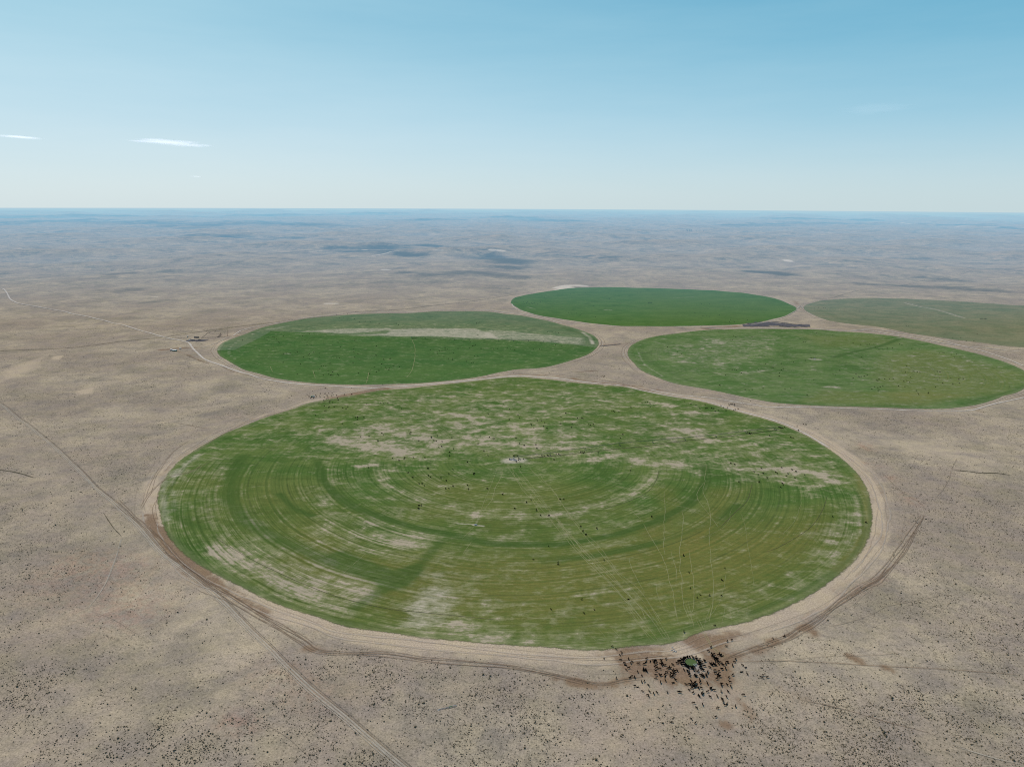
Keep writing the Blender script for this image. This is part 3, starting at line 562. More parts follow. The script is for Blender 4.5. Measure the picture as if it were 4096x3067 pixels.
def braid(t, n, spread, w, mat, name, lift=.45):
    L = smooth_line(wl_(t), 6); T = np.gradient(L, axis=0); T /= np.hypot(T[:, 0], T[:, 1])[:, None] + 1e-9; Nn = np.stack([-T[:, 1], T[:, 0]], -1)
    s = np.concatenate([[0], np.cumsum(np.hypot(*np.diff(L, axis=0).T))]); out = []
    for i in range(n):
        off = spread * ((i + .5) / n - .5) + spread * .55 * (fbm(s, s * 0, 90, 3, 40 + i * 3.3 + len(t) % 17) - .5) * 2
        a = 0 if i % 2 else int(len(L) * rng.uniform(0, .15)); b = len(L) - (0 if i % 3 else int(len(L) * rng.uniform(0, .12)))
        out.append((L + Nn * off[:, None])[a:b])
    return ribbon(name, out, mat, w, lift=lift)
road = "3 1154 10 1156 21 1163 32 1180 45 1200 79 1215 181 1233 290 1256 423 1284 544 1317 658 1349 725 1363 755 1372 767 1388 779 1402 821 1438 876 1458 950 1485 1030 1509 1100 1524 1188 1535 1346 1545 1482 1552 1500 1552 1681 1540 1816 1528 1907 1519 2065 1504 2155 1508 2314 1525 2495 1543"
ribbon("dirt_road", [wl_(road)], RM_ROAD, 8.0, .8, 60)
ribbon("dirt_road", [wl_("2495 1543 2553 1558 2707 1588 2860 1616 2998 1655 3128 1692 3228 1738 3320 1792")], RM_ROAD, 6.0, .8, 60)
ribbon("dirt_road", [wl_("2592 1556 2745 1583 2898 1600 3013 1619 3090 1629 3243 1627 3397 1634 3627 1641 3780 1643 3880 1641 3960 1620 4096 1590 4140 1575")], RM_ROAD, 5.5, .8, 60)
ribbon("dirt_road", [wl_("2700 1310 2860 1312 3013 1312 3167 1314 3397 1324 3470 1322 3560 1336 3703 1360 3857 1385 4096 1408")], RM_ROAD, 8, 1, 60)
ribbon("dirt_road", [wl_("3397 1322 3500 1318 3600 1334 3750 1358 3880 1392 4010 1430 4100 1466")], RM_ROAD, 7, 1, 60)
ribbon("dirt_road", [wl_("2045 1215 2060 1232 2120 1254 2223 1276 2314 1290 2404 1301 2500 1307 2700 1306 2830 1303")], RM_ROAD, 5, 1, 60)
ribbon("dirt_road", [wl_("930 1345 960 1325 1010 1310 1080 1297 1188 1278 1278 1265 1369 1257 1504 1250 1613 1250 1771 1240 1907 1240 2020 1250 2155 1270 2250 1294")], RM_ROAD, 6, 1, 60)
ribbon("dirt_road", [wl_("779 1396 830 1385 880 1365 905 1352 930 1345")], RM_PALE, 7, 1, 60)
ribbon("dirt_road", [wl_("779 1400 740 1402 700 1408")], RM_PALE, 5, 1, 40)
ribbon("wheel_track", [wl_("2680 1195 2780 1188")], RM_PALE, 3)
ribbon("dirt_road", [wl_("3186 1238 3200 1226 3215 1232"), wl_("3190 1240 3150 1262 3080 1285 3000 1300")], RM_PALE, 8, 1, 60)
ribbon("wheel_track", [wl_("3140 1198 3320 1192 3420 1165 3560 1148 3700 1120"), wl_("3700 1130 3900 1080 4096 1070")], RM_FAINT, 6, 1, 80)
ribbon("wheel_track", [wl_("3620 1208 3740 1237 3860 1272")], RM_PALE, 6, .5, 60)
ribbon("wheel_track", [wl_("625 2000 610 2040 622 2090 640 2120"), wl_("632 1975 622 2030 630 2080")], RM_BROWN, 1.0, .5, 40)
# braided cattle paths
braid("461 2000 538 2069 638 2161 730 2254 807 2312 922 2388 1076 2484 1199 2560 1260 2598 1345 2611 1537 2613 1700 2638 1880 2655 2037 2668 2222 2704 2361 2734 2430 2736 2495 2721 2590 2708", 4, 7.5, 1.25, RM_BROWN, "cattle_trail")
braid("800 2350 922 2395 1076 2488 1199 2556 1260 2594", 3, 9, 1.0, RM_BROWN, "cattle_trail")
braid("2880 2645 2960 2615 3032 2591 3138 2553 3200 2514 3260 2480 3388 2389 3460 2345 3518 2312 3587 2228 3656 2121 3698 2060", 5, 8, 1.2, RM_BROWN, "cattle_trail")
braid("3388 2392 3460 2345 3518 2310 3560 2262", 3, 6, 1.1, RM_BROWN, "cattle_trail")
braid("3698 2060 3690 2020 3600 1960 3520 1880", 1, 1, 1.4, RM_FAINT, "cattle_trail")
braid("2900 2650 3082 2642 3235 2647 3465 2660 3771 2676 4096 2702", 2, 1.6, .75, RM_BROWN, "cattle_trail")
braid("2940 2640 3050 2650 3150 2640 3300 2625 3500 2620 3700 2600", 1, 1, .8, RM_FAINT, "cattle_trail")
braid("3228 2802 3388 2840 3541 2886 3694 2925 3780 2955", 1, 1, 1.3, RM_BROWN, "cattle_trail"); braid("3180 2790 3230 2803 3400 2842", 1, 1, 1.4, RM_FAINT, "cattle_trail")
braid("3780 2955 3847 2993 4000 3039 4096 3060", 1, 1, 1.3, RM_PALE, "cattle_trail")
braid("3235 2520 3388 2490 3490 2455 3541 2427 3633 2408 3847 2366", 1, 1, 1.0, RM_FAINT, "cattle_trail")
braid("2780 2460 2850 2590 2920 2640", 2, 3, .7, RM_STRAW, "cattle_trail")
braid("600 1985 461 1998 300 1850", 1, 1, .6, RM_FAINT, "cattle_trail")
braid("860 1835 757 1890 700 1900 640 1935 590 1990 560 2040", 2, 5, 1.2, RM_BROWN, "cattle_trail")
braid("590 1990 620 1905 660 1845 700 1800 757 1760", 2, 5, .9, RM_BROWN, "cattle_trail")
braid("757 1818 860 1755 985 1690 1100 1655 1229 1622 1311 1604 1420 1585 1517 1566", 3, 7, 1.2, RM_FAINT, "cattle_trail")
braid("700 1690 760 1702 843 1716", 1, 1, 2.0, RM_BROWN, "cattle_trail")
braid("600 1725 700 1705 760 1705", 1, 1, 1.5, RM_FAINT, "cattle_trail"); braid("912 1680 950 1672 985 1664", 1, 1, 2.5, RM_BROWN, "cattle_trail")
braid("415 2050 453 2108 488 2146", 1, 1, 1.2, RM_DARK, "cattle_trail"); braid("488 2146 461 2238 415 2346 346 2438", 2, 1.5, 1.0, RM_PALE, "cattle_trail"); braid("346 2438 450 2475 540 2530 590 2560", 1, 1, .8, RM_FAINT, "cattle_trail")
braid("960 2890 1040 2890 1150 2950 1250 3040", 1, 1, .9, RM_FAINT, "cattle_trail")
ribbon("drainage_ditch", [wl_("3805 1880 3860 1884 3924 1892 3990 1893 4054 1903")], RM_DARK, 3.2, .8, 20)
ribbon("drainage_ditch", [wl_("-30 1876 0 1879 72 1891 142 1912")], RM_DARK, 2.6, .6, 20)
ribbon("cattle_trail", [wl_("3805 1880 3790 1930 3740 1995"), wl_("3830 1830 3805 1880")], RM_FAINT, 1.3, 1, 30)
ribbon("wheel_track", [wl_("2440 1382 2490 1374 2560 1372"), wl_("2290 1488 2400 1482")], RM_BROWN, 4, 1, 30)
ribbon("wheel_track", [wl_("2150 1490 2250 1500 2400 1518 2560 1550"), wl_("1900 1515 2065 1497 2160 1500")], RM_BROWN, 3, 1.5, 40)
ribbon("wheel_track", [wl_("880 1462 950 1492 1060 1518 1140 1532")], RM_BROWN, 3, 1.5, 40)
ribbon("wheel_track", [wl_("745 1418 790 1440 840 1455")], RM_BROWN, 4, 1, 40)
# worn wheel tracks circling outside each crop circle
def rim_tracks(fi, offs, mat, w, wob, seed, parts=5):
    f = FL[fi]; out = []
    for i, d in enumerate(offs):
        for p_ in range(parts):
            g = np.random.default_rng(seed + 31 * i + p_); a0 = -math.pi + 2 * math.pi * (p_ + g.uniform(0, .5)) / parts; a1 = a0 + 2 * math.pi / parts * g.uniform(.55, 1.05)
            a = np.linspace(a0, a1, 46); x = f.c[0] + f.R.mean() * np.cos(a); y = f.c[1] + f.R.mean() * np.sin(a)
            rr = f.rad(x, y) + d + wob * (fbm(a * f.R.mean(), a * 0, 90, 3, seed + i) - .5) * 2
            out.append(np.stack([f.c[0] + rr * np.cos(a), f.c[1] + rr * np.sin(a)], -1))
    return ribbon("wheel_track", out, mat, w, .4, 30, lift=.36)
RM_RUT = ribbon_mat("soft_worn_rut", (.30, .22, .155), (.38, .29, .21), .38, 1.0); RM_SOFT = ribbon_mat("soft_pale_dust", (.47, .37, .28), (.55, .44, .34), .5, .9)
rim_tracks(0, (7, 16), RM_RUT, 1.2, 6, 100, 4); rim_tracks(0, (10, 20), RM_SOFT, 2.6, 7, 200, 4)
rim_tracks(0, (34,), RM_RUT, .9, 9, 300, 3)
for i_ in (1, 3, 4): rim_tracks(i_, (5, 12), RM_PALE, 2.2, 3, 400 + 10 * i_); rim_tracks(i_, (17, 8), RM_FAINT, 2.0, 4, 500 + 10 * i_)
# diagonal two-track beside the wire fence
FEN = "-60 1560 0 1607 78 1668 181 1746 266 1819 386 1939 459 2000 543 2078 653 2200 768 2284 907 2400 1068 2561 1153 2645 1260 2745 1383 2845 1499 2945 1645 3067 1720 3130"
L0 = smooth_line(wl_(FEN), 8); T = np.gradient(L0, axis=0); T /= np.hypot(T[:, 0], T[:, 1])[:, None]; LN = np.stack([T[:, 1], -T[:, 0]], -1)
ribbon("wheel_track", [L0 + LN * 3.0, L0 + LN * 5.4], RM_PALE, 2.0, .5, 60)
ribbon("wheel_track", [L0 + LN * 7.4], RM_PALE, .9, .8, 60)
ribbon("wheel_track", [L0 + LN * 1.2], RM_FAINT, 1.2, .5, 60)
FEN2 = "-40 1408 0 1405 280 1392 470 1368 658 1349 726 1338 826 1324 962 1306 1165 1281 1346 1261 1423 1249 1600 1238 1735 1222 1907 1202 2042 1181 2120 1168"
L1 = smooth_line(wl_(FEN2), 12)
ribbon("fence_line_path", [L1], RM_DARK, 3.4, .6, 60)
# paths trodden through the nearest crop circle
tb = """620 480 760 640 910 800 1100 1030 1340 1290 1560 1500 1640 1656|680 490 840 700 960 850 1120 1040 1350 1260 1600 1540 1740 1656|640 500 700 640 790 740 850 850|760 490 920 650 1050 830 1150 940 1290 1090 1420 1260 1580 1400 1700 1560 1760 1656|950 850 1150 1130 1400 1380 1550 1560 1640 1656
1600 900 1680 1040 1760 1190 1790 1300 1830 1450 1860 1640|1760 670 1765 850 1755 1000 1765 1150|2070 460 2060 600 2050 680 2090 770 2100 900 2090 1000 2110 1200 2120 1450 2080 1650|2055 600 2000 700 2060 800 2130 900 2170 950|1890 800 1900 900 1880 1050 1875 1200 1890 1350 1900 1500 1960 1640
1810 1100 1830 1180 1850 1250 1850 1350|1050 550 1200 575 1400 630 1800 760 1940 800 2208 930|350 1030 270 1150|580 490 560 560 520 640 500 720 450 790 400 880|1490 790 1620 900|1940 1100 1970 1300 1980 1500 1950 1600|1540 1150 1500 1180 1560 1320 1620 1430|1700 1350 1720 1450 1760 1540
600 478 740 660 880 830 1020 1000 1200 1200 1420 1420 1600 1600|700 560 860 760 1010 930 1180 1120 1400 1330 1620 1560 1700 1656|940 830 1080 1010 1260 1230 1450 1450 1600 1640|820 520 980 720 1100 900 1250 1080 1380 1230 1500 1370 1640 1520"""
LB = [W(zoomed(1700, 1600, .5435, rd(t))) for t in tb.replace('\n', '|').split('|')]
ribbon("cattle_trail", LB, RM_STRAW, .8, 1.6, 22)
ta = """470 0 650 260 830 450|520 0 700 250 850 440|430 0 610 220 760 420|650 0 820 250 950 430|600 0 760 200 900 420|700 0 860 260 960 440|960 0 1000 170 1020 230|1070 0 1150 200 1175 300|1490 20 1450 200 1440 250|1490 20 1530 130 1545 230|1360 0 1300 150 1265 290|1600 60 1605 160|1700 40 1680 160|300 220 400 320 480 420|200 250 330 400|100 300 250 440|1110 0 1130 90 1170 280|880 0 940 90"""
ribbon("cattle_trail", [W(zoomed(2300, 2400, .4069, rd(t))) for t in ta.split('|')], RM_STRAW, .55, .8, 16)
LR = [W(zoomed(2700, 1800, .765, rd(t))) for t in "340 320 370 420 390 560 410 680 415 740|660 180 655 300 600 400 540 450|0 290 160 330 350 400 600 470 800 520|270 640 240 780 160 900|300 300 260 400 120 470".split('|')]
ribbon("cattle_trail", LR, RM_STRAW, .5, 1.2, 20)
ribbon("wheel_track", [wl_("1560 1575 1700 1665 1830 1750 1960 1815 2030 1838"), wl_("1550 1566 1680 1660 1810 1752 1940 1822")], RM_STRAW, 1.0, .6, 40)
ribbon("cattle_trail", [wl_("1647 1358 1660 1394 1657 1445 1645 1488 1625 1512"), wl_("1468 1525 1475 1490 1465 1535"), wl_("1080 1465 1090 1490"), wl_("1252 1478 1262 1515")], RM_STRAW, 1.8, 1.5, 40)
ribbon("cattle_trail", [wl_("1270 2440 1340 2330 1400 2270 1480 2200"), wl_("1845 2160 1905 2100"), wl_("1905 2090 1960 1950 1990 1870")], RM_STRAW, .6, .8, 30)
ribbon("wheel_track", [wl_("860 2150 1050 2260 1250 2350 1400 2400 1560 2436 1700 2450 1900 2470 2000 2480")], RM_DARK, .7, .3, 60)
ribbon("wheel_track", [wl_("3310 1980 3290 2040 3240 2110 3130 2180 3060 2210"), wl_("3010 1930 2990 2000 2940 2050 2880 2110"), wl_("2636 1880 2620 1930 2580 1975 2500 2010 2400 2040")], RM_DARK, .7, .3, 60)

ribbon("wet_shadow_strip_path", [wl_("2090 1834 2192 1826 2328 1812 2455 1797 2582 1785 2724 1766 2863 1751 2997 1736 3126 1716")], RM_DARK, 2.6, .3, 60)  # sprinkler arm's shadow and wet ground, painted as one dark strip
# ================================================================== SAGEBRUSH
SHR = 95000
cx, cy, cn = [], [], 0
excl = [wl_("2420 2560 2920 2560 2960 2760 2600 2760 2420 2700")]
tank_c = W([(2764, 2650)])[0]
while cn < SHR:
    n = 200000
    y = 360 + 1900 * rng.random(n) ** 1.5; x = (rng.random(n) * 2 - 1) * (y * .80 + 60)
    oo = FL[0].out(x, y)
    den = sstep(.40, .66, fbm(x, y, 90, 4, 2)) * .8 + .25 * sstep(.45, .6, fbm(x, y, 22, 3, 5)) + .06
    PP = np.stack([x, y], -1); add = np.zeros(n); cal = np.zeros(n); paint(PP, add, GD); paint(PP, cal, CALM); pl_ = np.zeros(n); paint(PP, pl_, GP)
    den = den * (1 - .75 * np.clip(cal, 0, 1.2)) + 1.0 * np.clip(add, 0, 1.2)
    den *= .35 + 1.15 * sstep(.38, .62, fbm(x, y, 14, 3, 12))
    right = sstep(300, 500, x - y * .1); den += .28 * right * (1 - np.clip(cal, 0, 1))
    den *= sstep(22, 48, oo + 25 * (fbm(x, y, 40, 2, 7) - .5)) * (1 - np.clip(pl_, 0, .9))
    for f in FL[1:]: den *= sstep(5, 60, f.out(x, y))
    dt = np.hypot(x - tank_c[0], y - tank_c[1]); den *= sstep(28, 75, dt)
    den *= np.where(dist_line(PP, L0) < 6, .15, 1)
    ok = rng.random(n) < np.clip(den, 0, 1.3) * .55
    cx.append(x[ok]); cy.append(y[ok]); cn += ok.sum()
cx = np.concatenate(cx)[:SHR]; cy = np.concatenate(cy)[:SHR]
vx, vy = L0[::1, 0] - LN[::1, 0] * 1.5, L0[::1, 1] - LN[::1, 1] * 1.5
k_ = rng.random(len(vx)) < .35
cx = np.concatenate([cx, vx[k_] + rng.normal(0, 1.0, k_.sum())]); cy = np.concatenate([cy, vy[k_] + rng.normal(0, 1.0, k_.sum())])
n = len(cx); r = rng.gamma(3, .07, n) + .07; r *= np.where(rng.random(n) < .06, 1.5, 1.0); r = np.minimum(r, 1.1); h = r * rng.uniform(.8, 1.3, n)
an = np.linspace(0, 2 * math.pi, 6, endpoint=False)
V = np.zeros((n, 13, 3)); z0 = height(cx, cy)
for i, a in enumerate(an):
    ja = a + rng.normal(0, .15, n); j1 = r * rng.uniform(.55, .95, n); j2 = r * rng.uniform(.8, 1.25, n)
    V[:, i] = np.stack([cx + j1 * np.cos(ja), cy + j1 * np.sin(ja), z0 - .15], -1)
    V[:, 6 + i] = np.stack([cx + j2 * np.cos(ja + .3), cy + j2 * np.sin(ja + .3), z0 + h * rng.uniform(.4, .75, n)], -1)
V[:, 12] = np.stack([cx + rng.normal(0, .1, n), cy + rng.normal(0, .1, n), z0 + h], -1)
b = (np.arange(n) * 13)[:, None, None]; i6 = np.arange(6); j6 = (i6 + 1) % 6
q = (np.stack([i6, j6, 6 + j6, 6 + i6], -1)[None] + b).reshape(-1, 4); t = (np.stack([6 + i6, 6 + j6, i6 * 0 + 12], -1)[None] + b).reshape(-1, 3)
km = NT("sagebrush_leaf"); ns = km.noise(km.pos(), 1 / 1.4, 2, .6)
sage_o = mesh_np("sagebrush", V.reshape(-1, 3), [q, t], km.end(km.diffuse(km.mix(ns, (.075, .056, .034), (.17, .135, .085)))), smooth=False)
tag(sage_o, "dark low sagebrush dotted over the dry range around the crop circles", "sagebrush", kind='stuff')

# ================================================================== CATTLE
def skin_mesh(name, verts, edges, radii, sub=1):
    me = bpy.data.meshes.new(name + "_cage"); me.from_pydata(verts, edges, []); o = bpy.data.objects.new(name + "_cage", me); C.objects.link(o)
    o.modifiers.new("s", 'SKIN'); me.skin_vertices[0].data[0].use_root = True
    for i, r in enumerate(radii): me.skin_vertices[0].data[i].radius = r if isinstance(r, tuple) else (r, r)
    if sub: o.modifiers.new("u", 'SUBSURF').levels = sub
    dg = bpy.context.evaluated_depsgraph_get(); dg.update()
    m2 = bpy.data.meshes.new_from_object(o.evaluated_get(dg)); m2.name = name; bpy.data.objects.remove(o)
    return m2
def cow_mesh(pose, sub):
    # x forward; shoulder height 1.35 m
    hd = {'stand': [(.95, 0, 1.30), (1.22, 0, 1.38), (1.50, 0, 1.16)], 'graze': [(.98, 0, 1.02), (1.22, .05, .62), (1.40, .12, .20)],
          'turn': [(.95, .05, 1.28), (1.14, .30, 1.34), (1.25, .55, 1.12)], 'lie': [(.92, 0, .68), (1.15, .06, .82), (1.42, .12, .66)]}[pose]
    dz = -.62 if pose == 'lie' else 0
    v = [(-.15, 0, .98 + dz), (-.62, 0, 1.02 + dz), (-.88, 0, 1.05 + dz), (.35, 0, .96 + dz), (.70, 0, 1.04 + dz)] + hd
    r = [(.36, .40), (.33, .36), (.24, .27), (.37, .42), (.27, .34), .19, .155, .085]
    e = [(0, 1), (1, 2), (0, 3), (3, 4), (4, 5), (5, 6), (6, 7)]
    for sgn in (-1, 1):
        n = len(v)
        if pose == 'lie':
            v += [(.62, .26 * sgn, .22), (.85, .40 * sgn, .12), (.62, .46 * sgn, .08)]; r += [.12, .08, .05]; e += [(4, n), (n, n + 1), (n + 1, n + 2)]
            n = len(v); v += [(-.70, .30 * sgn, .24), (-.40, .48 * sgn, .15), (-.72, .55 * sgn, .08)]; r += [.15, .09, .05]; e += [(1, n), (n, n + 1), (n + 1, n + 2)]
        else:
            st = .10 * sgn
            v += [(.62, .20 * sgn, .70), (.64 + st, .20 * sgn, .38), (.62 + st, .20 * sgn, .03)]; r += [.13, .07, .055]; e += [(4, n), (n, n + 1), (n + 1, n + 2)]
            n = len(v); v += [(-.66, .20 * sgn, .74), (-.80 - st, .20 * sgn, .45), (-.72 - st, .20 * sgn, .03)]; r += [.17, .075, .055]; e += [(1, n), (n, n + 1), (n + 1, n + 2)]
        n = len(v); hx, hy, hz = hd[1]; v += [(hx - .05, hy + .20 * sgn, hz + .05)]; r += [.04]; e += [(6, n)]
    n = len(v); v += [(-1.06, 0, .95 + dz), (-1.12, 0, .45 + dz * .5)]; r += [.04, .04]; e += [(2, n), (n, n + 1)]
    return skin_mesh("cow_" + pose, v, e, r, sub)
ck_ = NT("black_hide"); cn_ = ck_.noise(ck_.n('ShaderNodeTexCoord').outputs['Object'], 3, 2); cowmat = ck_.end(ck_.diffuse(ck_.mix(cn_, (.0025, .0022, .002), (.008, .0065, .0055))))
POSES = ['stand', 'graze', 'turn', 'lie']
COWM = {p: cow_mesh(p, 1) for p in POSES}
for m in COWM.values(): m.materials.append(cowmat); m.polygons.foreach_set('use_smooth', [True] * len(m.polygons))
tA = """190 97 88 133 365 458 405 485 457 515 460 528 440 542 447 588 285 573 525 583 562 603 548 620 485 622 495 640 527 668 504 690 405 772 540 767 558 752 584 760 617 712 657 742 620 627 702 578 697 608 678 632 740 602 655 806 680 800 588 845 614 855 722 842 662 898 732 903 772 920 802 910 713 935 722 947 905 907 840 813 793 773 797 740 830 735 842 742 888 793
675 680 690 690 683 697 705 703 668 690 700 690 770 595 790 590 780 605 797 600 775 620 800 625 787 655 802 670 832 677 795 700 845 595 848 612 858 622 840 630 852 640 862 635 882 643 893 580 910 675 928 660 932 672 900 713 958 637 882 735 886 750 958 700 970 692 983 700 945 715 965 720 978 725 935 745 950 755 960 745 1005 697 985 785 965 812 1005 625
1020 600 1030 590 1042 582 1015 610 1035 605 1040 625 1050 640 1070 690 1100 700 1115 705 1120 715 1120 735 1130 748 1160 680 1165 690 1190 705 1210 700 1175 738 1185 745 1190 752 1225 665 1240 675 1250 680 1255 690 1270 650 1270 595 1275 605 1305 705 1300 715 1235 738 1250 735 1245 750 1265 745 1260 755 1285 735 1290 745 1225 785 1228 810 1300 822
1140 800 1125 830 1135 840 1150 835 1160 825 1175 820 1180 810 1170 850 1185 850 1195 848 1165 858 1090 832 1147 870 1120 887 1160 913 1213 868 1238 866 1335 868 1335 878 1365 888 1300 902 1255 910 1242 922 1257 925 1220 950 1215 940 1328 955 1395 945 1435 902 1505 905 1437 825 1437 840 1492 833 1523 806 1530 850 1510 762 1550 737 1487 952 1447 975 1450 990 1455 1000 1473 1035 1492 1022 1575 1047 1655 933 1400 1067 1165 1012 1253 1028 1195 1063 1142 1170 1182 1210 955 1202 1383 1148 1388 1158 1020 908 1033 908
1335 465 1312 505 1340 530 1350 545 1365 535 1360 555 1375 570 1350 565 1385 575 1400 570 1395 590 1405 600 1370 585 1410 540 1425 545 1435 535 1445 550 1420 530 1385 605 1330 630 1345 625 1360 620 1375 630 1385 640 1360 640 1345 640 1410 632 1420 615 1325 665 1445 628 1455 640 1440 670 1445 680 1480 678 1480 628 1495 610 1505 615 1548 647 1567 612 1577 585 1375 693 1412 702 1380 722 1405 735 1415 745 1410 755 1393 775 1495 407 1540 395 1485 458 1372 255 1070 317 1945 380 2060 350 2055 362 1647 645 1678 662 1635 707 1690 728 1830 763 1847 740 1888 760"""
tB = """575 33 622 70 685 112 695 135 620 147 465 104 780 180 782 187 800 207 827 155 857 155 880 170 872 197 897 210 1000 125 997 178 1035 100 1082 177 1077 205 1122 137 1150 135 1160 138 1205 180 1218 187 1238 180 1243 197 1375 85 1388 85 1395 90 1427 90 1515 58 1437 282 1455 257 405 265 475 277 500 290 508 287 497 290 390 325 670 282 695 323 730 337 815 333 823 358 860 413 878 415 900 410 910 413 725 437 965 400 983 400 993 409 950 442 1145 385 1155 385 1165 392 1173 385 1275 390 703 495 433 378 463 409 312 460 362 543 358 550 205 513 175 545 22 507 25 558 40 572 117 574 157 597 207 637 175 653 152 655 312 630 320 658 458 655 571 697 780 737 747 755 660 800 820 813 849 850 913 855 995 733 1020 732 1145 932 1162 967 1184 993 1264 946 909 1078 797 1178 979 1197 979 1213 1317 1180 1668 863 1902 1146 1943 1273 1952 1387 2003 1455 2027 1436 2092 1440 2180 1443 2180 1325 2190 1332 2205 1240 1497 1467 1154 1468 1246 1547 1170 1573 926 1543 1510 520 90 267 45 275 65 300 83 305 125 307 102 350 122 345 197 280 180 387 180 413 210 362
690 432 700 440 672 458 688 445 620 438"""
tF = """150 28 180 25 197 22 220 35 222 63 255 52 50 70 583 38 627 50 660 78 707 45 712 78 725 75 765 75 780 78 798 103 827 95 848 53 870 70 893 98 905 70 918 38 935 40 947 40 967 40 967 52 920 52 960 92 975 88 1000 82 523 17 1085 290 1100 297 1105 300 1120 297 1362 245 1377 247 1383 255 1395 253 1412 245 1370 243 1578 217 1600 221 1522 232 1533 271 1278 318 1467 333 1487 338 935 563 968 573 1205 607 1141 637 1177 660 1221 651 1333 642 1347 652 1385 602 1440 653 1427 676 1477 621 1511 635 1588 665 1502 693 1258 692 1007 728 1185 722 1187 730 1392 742 1398 755 1377 775"""
tG = """210 300 265 330 270 352 318 397 402 407 463 305 480 352 600 262 585 330 592 375 712 262 747 265 720 377 775 413 822 408 800 322 820 347 848 247 950 245 925 327 977 300 1072 312 1308 292 1525 283 750 97 1515 97 700 465 885 490 860 525 962 525 718 625 868 650 843 673 1015 658 1258 690 1355 715 1408 653 730 775 768 780 458 903 558 983 1635 975 1700 965 1695 1030 1885 970 1125 455 1105 398 1965 563 1595 1150 1247 1155"""
tC = """1690 213 1790 210 1813 213 1843 210 1880 220 1770 228 1943 250 1510 362 1595 360 1605 317 1618 312 1665 317 1642 457 1705 452 1765 485 1772 488 1797 430 1808 443 2005 435 2012 423 2069 487 2162 462 2180 485 1877 615 1925 632 1962 620 1967 612 2033 613 2115 612 1702 685 2138 690 1993 722 2025 755 2140 742 2157 757 2072 800 2095 802 2110 815 2072 963 2088 960 2068 985"""
t2 = """1070 390 1350 430 1410 412 1180 433 1045 440 1088 443 1103 445 1118 457 1035 470 818 470 1372 468 1145 490 1135 487 1390 510 1425 508 1617 513 1665 488 1810 470 1805 517 1672 542 1687 530 1803 545 1803 570 1805 585 1840 590 2005 520 1812 620 1797 668 1650 622 1676 625 1593 670 1593 683 1178 665 1332 678 965 602 968 550 1048 552 1105 577 1283 580 1303 574 1357 617 1400 600 1410 590 1447 577 1498 585 1498 615 1410 632 1515 697 1535 695 1555 700 1502 722 1575 740 1615 750 1455 763 1535 780 1582 767 1597 778 1607 775 1618 780 1660 772 1670 780 1303 767 1843 762 1942 765 2003 750 2025 738 1985 708 1947 730 2048 680 2045 708 2070 640 2085 710 2090 722 2112 733 2120 717 2127 633 1998 600 2002 603 2150 700 1920 813 2057 862 1675 270 1715 270 1750 285 1808 280 1853 307 1895 310 1908 303 1952 305 2028 322 2113 237 2168 322 2195 333 1650 243 1690 235 1748 235 1820 217 1230 292 1258 287 1523 230 1180 588 1195 585 1210 587 1240 584"""
t3 = """490 665 552 687 553 700 570 673 592 673 620 650 620 663 640 660 610 727 650 742 683 742 687 752 697 615 695 692 733 653 777 645 842 597 838 647 862 632 875 628 887 620 938 655 990 610 1050 660 1085 655 1170 650 1200 655 1237 667 1400 660 1455 658 1475 662 807 768 853 780 868 778 880 720 910 722 217 815 167 808 97 820 125 840 55 818 35 845 58 790 77 748 70 722 130 745 12 632 10 710 1597 622 1653 632 207 443 167 432 190 432 35 432 897 425 912 425 925 422 937 420 897 432 910 535 1527 505 1567 505 1600 510 1622 515 1133 450 1150 452 1285 207 1315 240 1320 258 1350 240 1340 250 1365 260 1385 250 1395 258 1410 248 1432 245 1440 260 1465 240 1500 200 1620 170 1760 162 1730 170 1860 160 1740 342 1780 340 1830 345 1920 323 1950 375 1930 277 1710 335 1815 355 1965 893 2000 900 2015 895 2022 902 2030 897 2025 905"""
t4 = """195 92 210 92 48 125 530 153 572 153 495 198 623 210 537 215 557 217 570 218 675 245 682 235 700 247 715 232 768 235 855 198 870 125 697 318 708 325 715 322 678 340 690 340 793 325 930 322 940 322 950 322 1043 335 1060 350 1070 352 1173 345 1213 316 352 377 405 403 475 387 425 413 1130 303 620 300 1320 357 1360 365 1392 365 1405 363 1428 363 1435 378 1455 390 1475 390 1500 385 1525 383 1562 363 1575 367 1625 385 1665 385 1365 430 1770 407 1788 407 1795 407 1832 417 1850 432 1878 430 1860 415 945 463 863 465 1010 455 1072 448 690 495 700 495 712 497 738 513 825 495 887 482 897 484 905 484 945 497 955 490 935 513 935 530 655 525 1215 518 1228 525 1250 500 1115 548 1320 540 1335 518 1348 532 1355 535 1362 532 1378 530 1393 523 1440 548 1448 553 1455 545 1485 545 1510 543 1530 543 1432 585 1448 590 1462 587 1475 582 1455 600 1450 605 1418 597 1557 582 1585 557 1600 553 1590 585 1615 562 1620 535 1637 505 1655 507 1668 510 1600 477 1593 510 1760 505 1773 508 1772 537 1758 547 1813 542 1830 540 1787 567 1840 570 1872 545 1895 543 1875 567 1750 587 1695 597 1712 620 1713 615 1650 605 1662 625 1658 617 1080 627 995 593 965 598 850 593 625 577 757 600 777 602 793 600 1140 172 1165 173 1175 172 1610 268 1597 266 1690 273 1840 328 1880 328 1912 347 1950 347 1967 310"""
PX = (zoomed(2300, 2400, .4069, rd(tA)) + zoomed(1700, 1600, .5435, rd(tB)) + zoomed(2500, 1600, .4521, rd(tF)) + zoomed(1200, 1540, .1356, rd(tG)) + zoomed(550, 1500, .5435, rd(tC))
      + [(3330, 2068), (3463, 2091)] + zoomed(600, 1150, .4521, rd(t2)) + zoomed(1500, 1100, .4521, rd(t3)) + zoomed(2400, 1100, .7667, rd(t4)))
PX = np.array(PX)
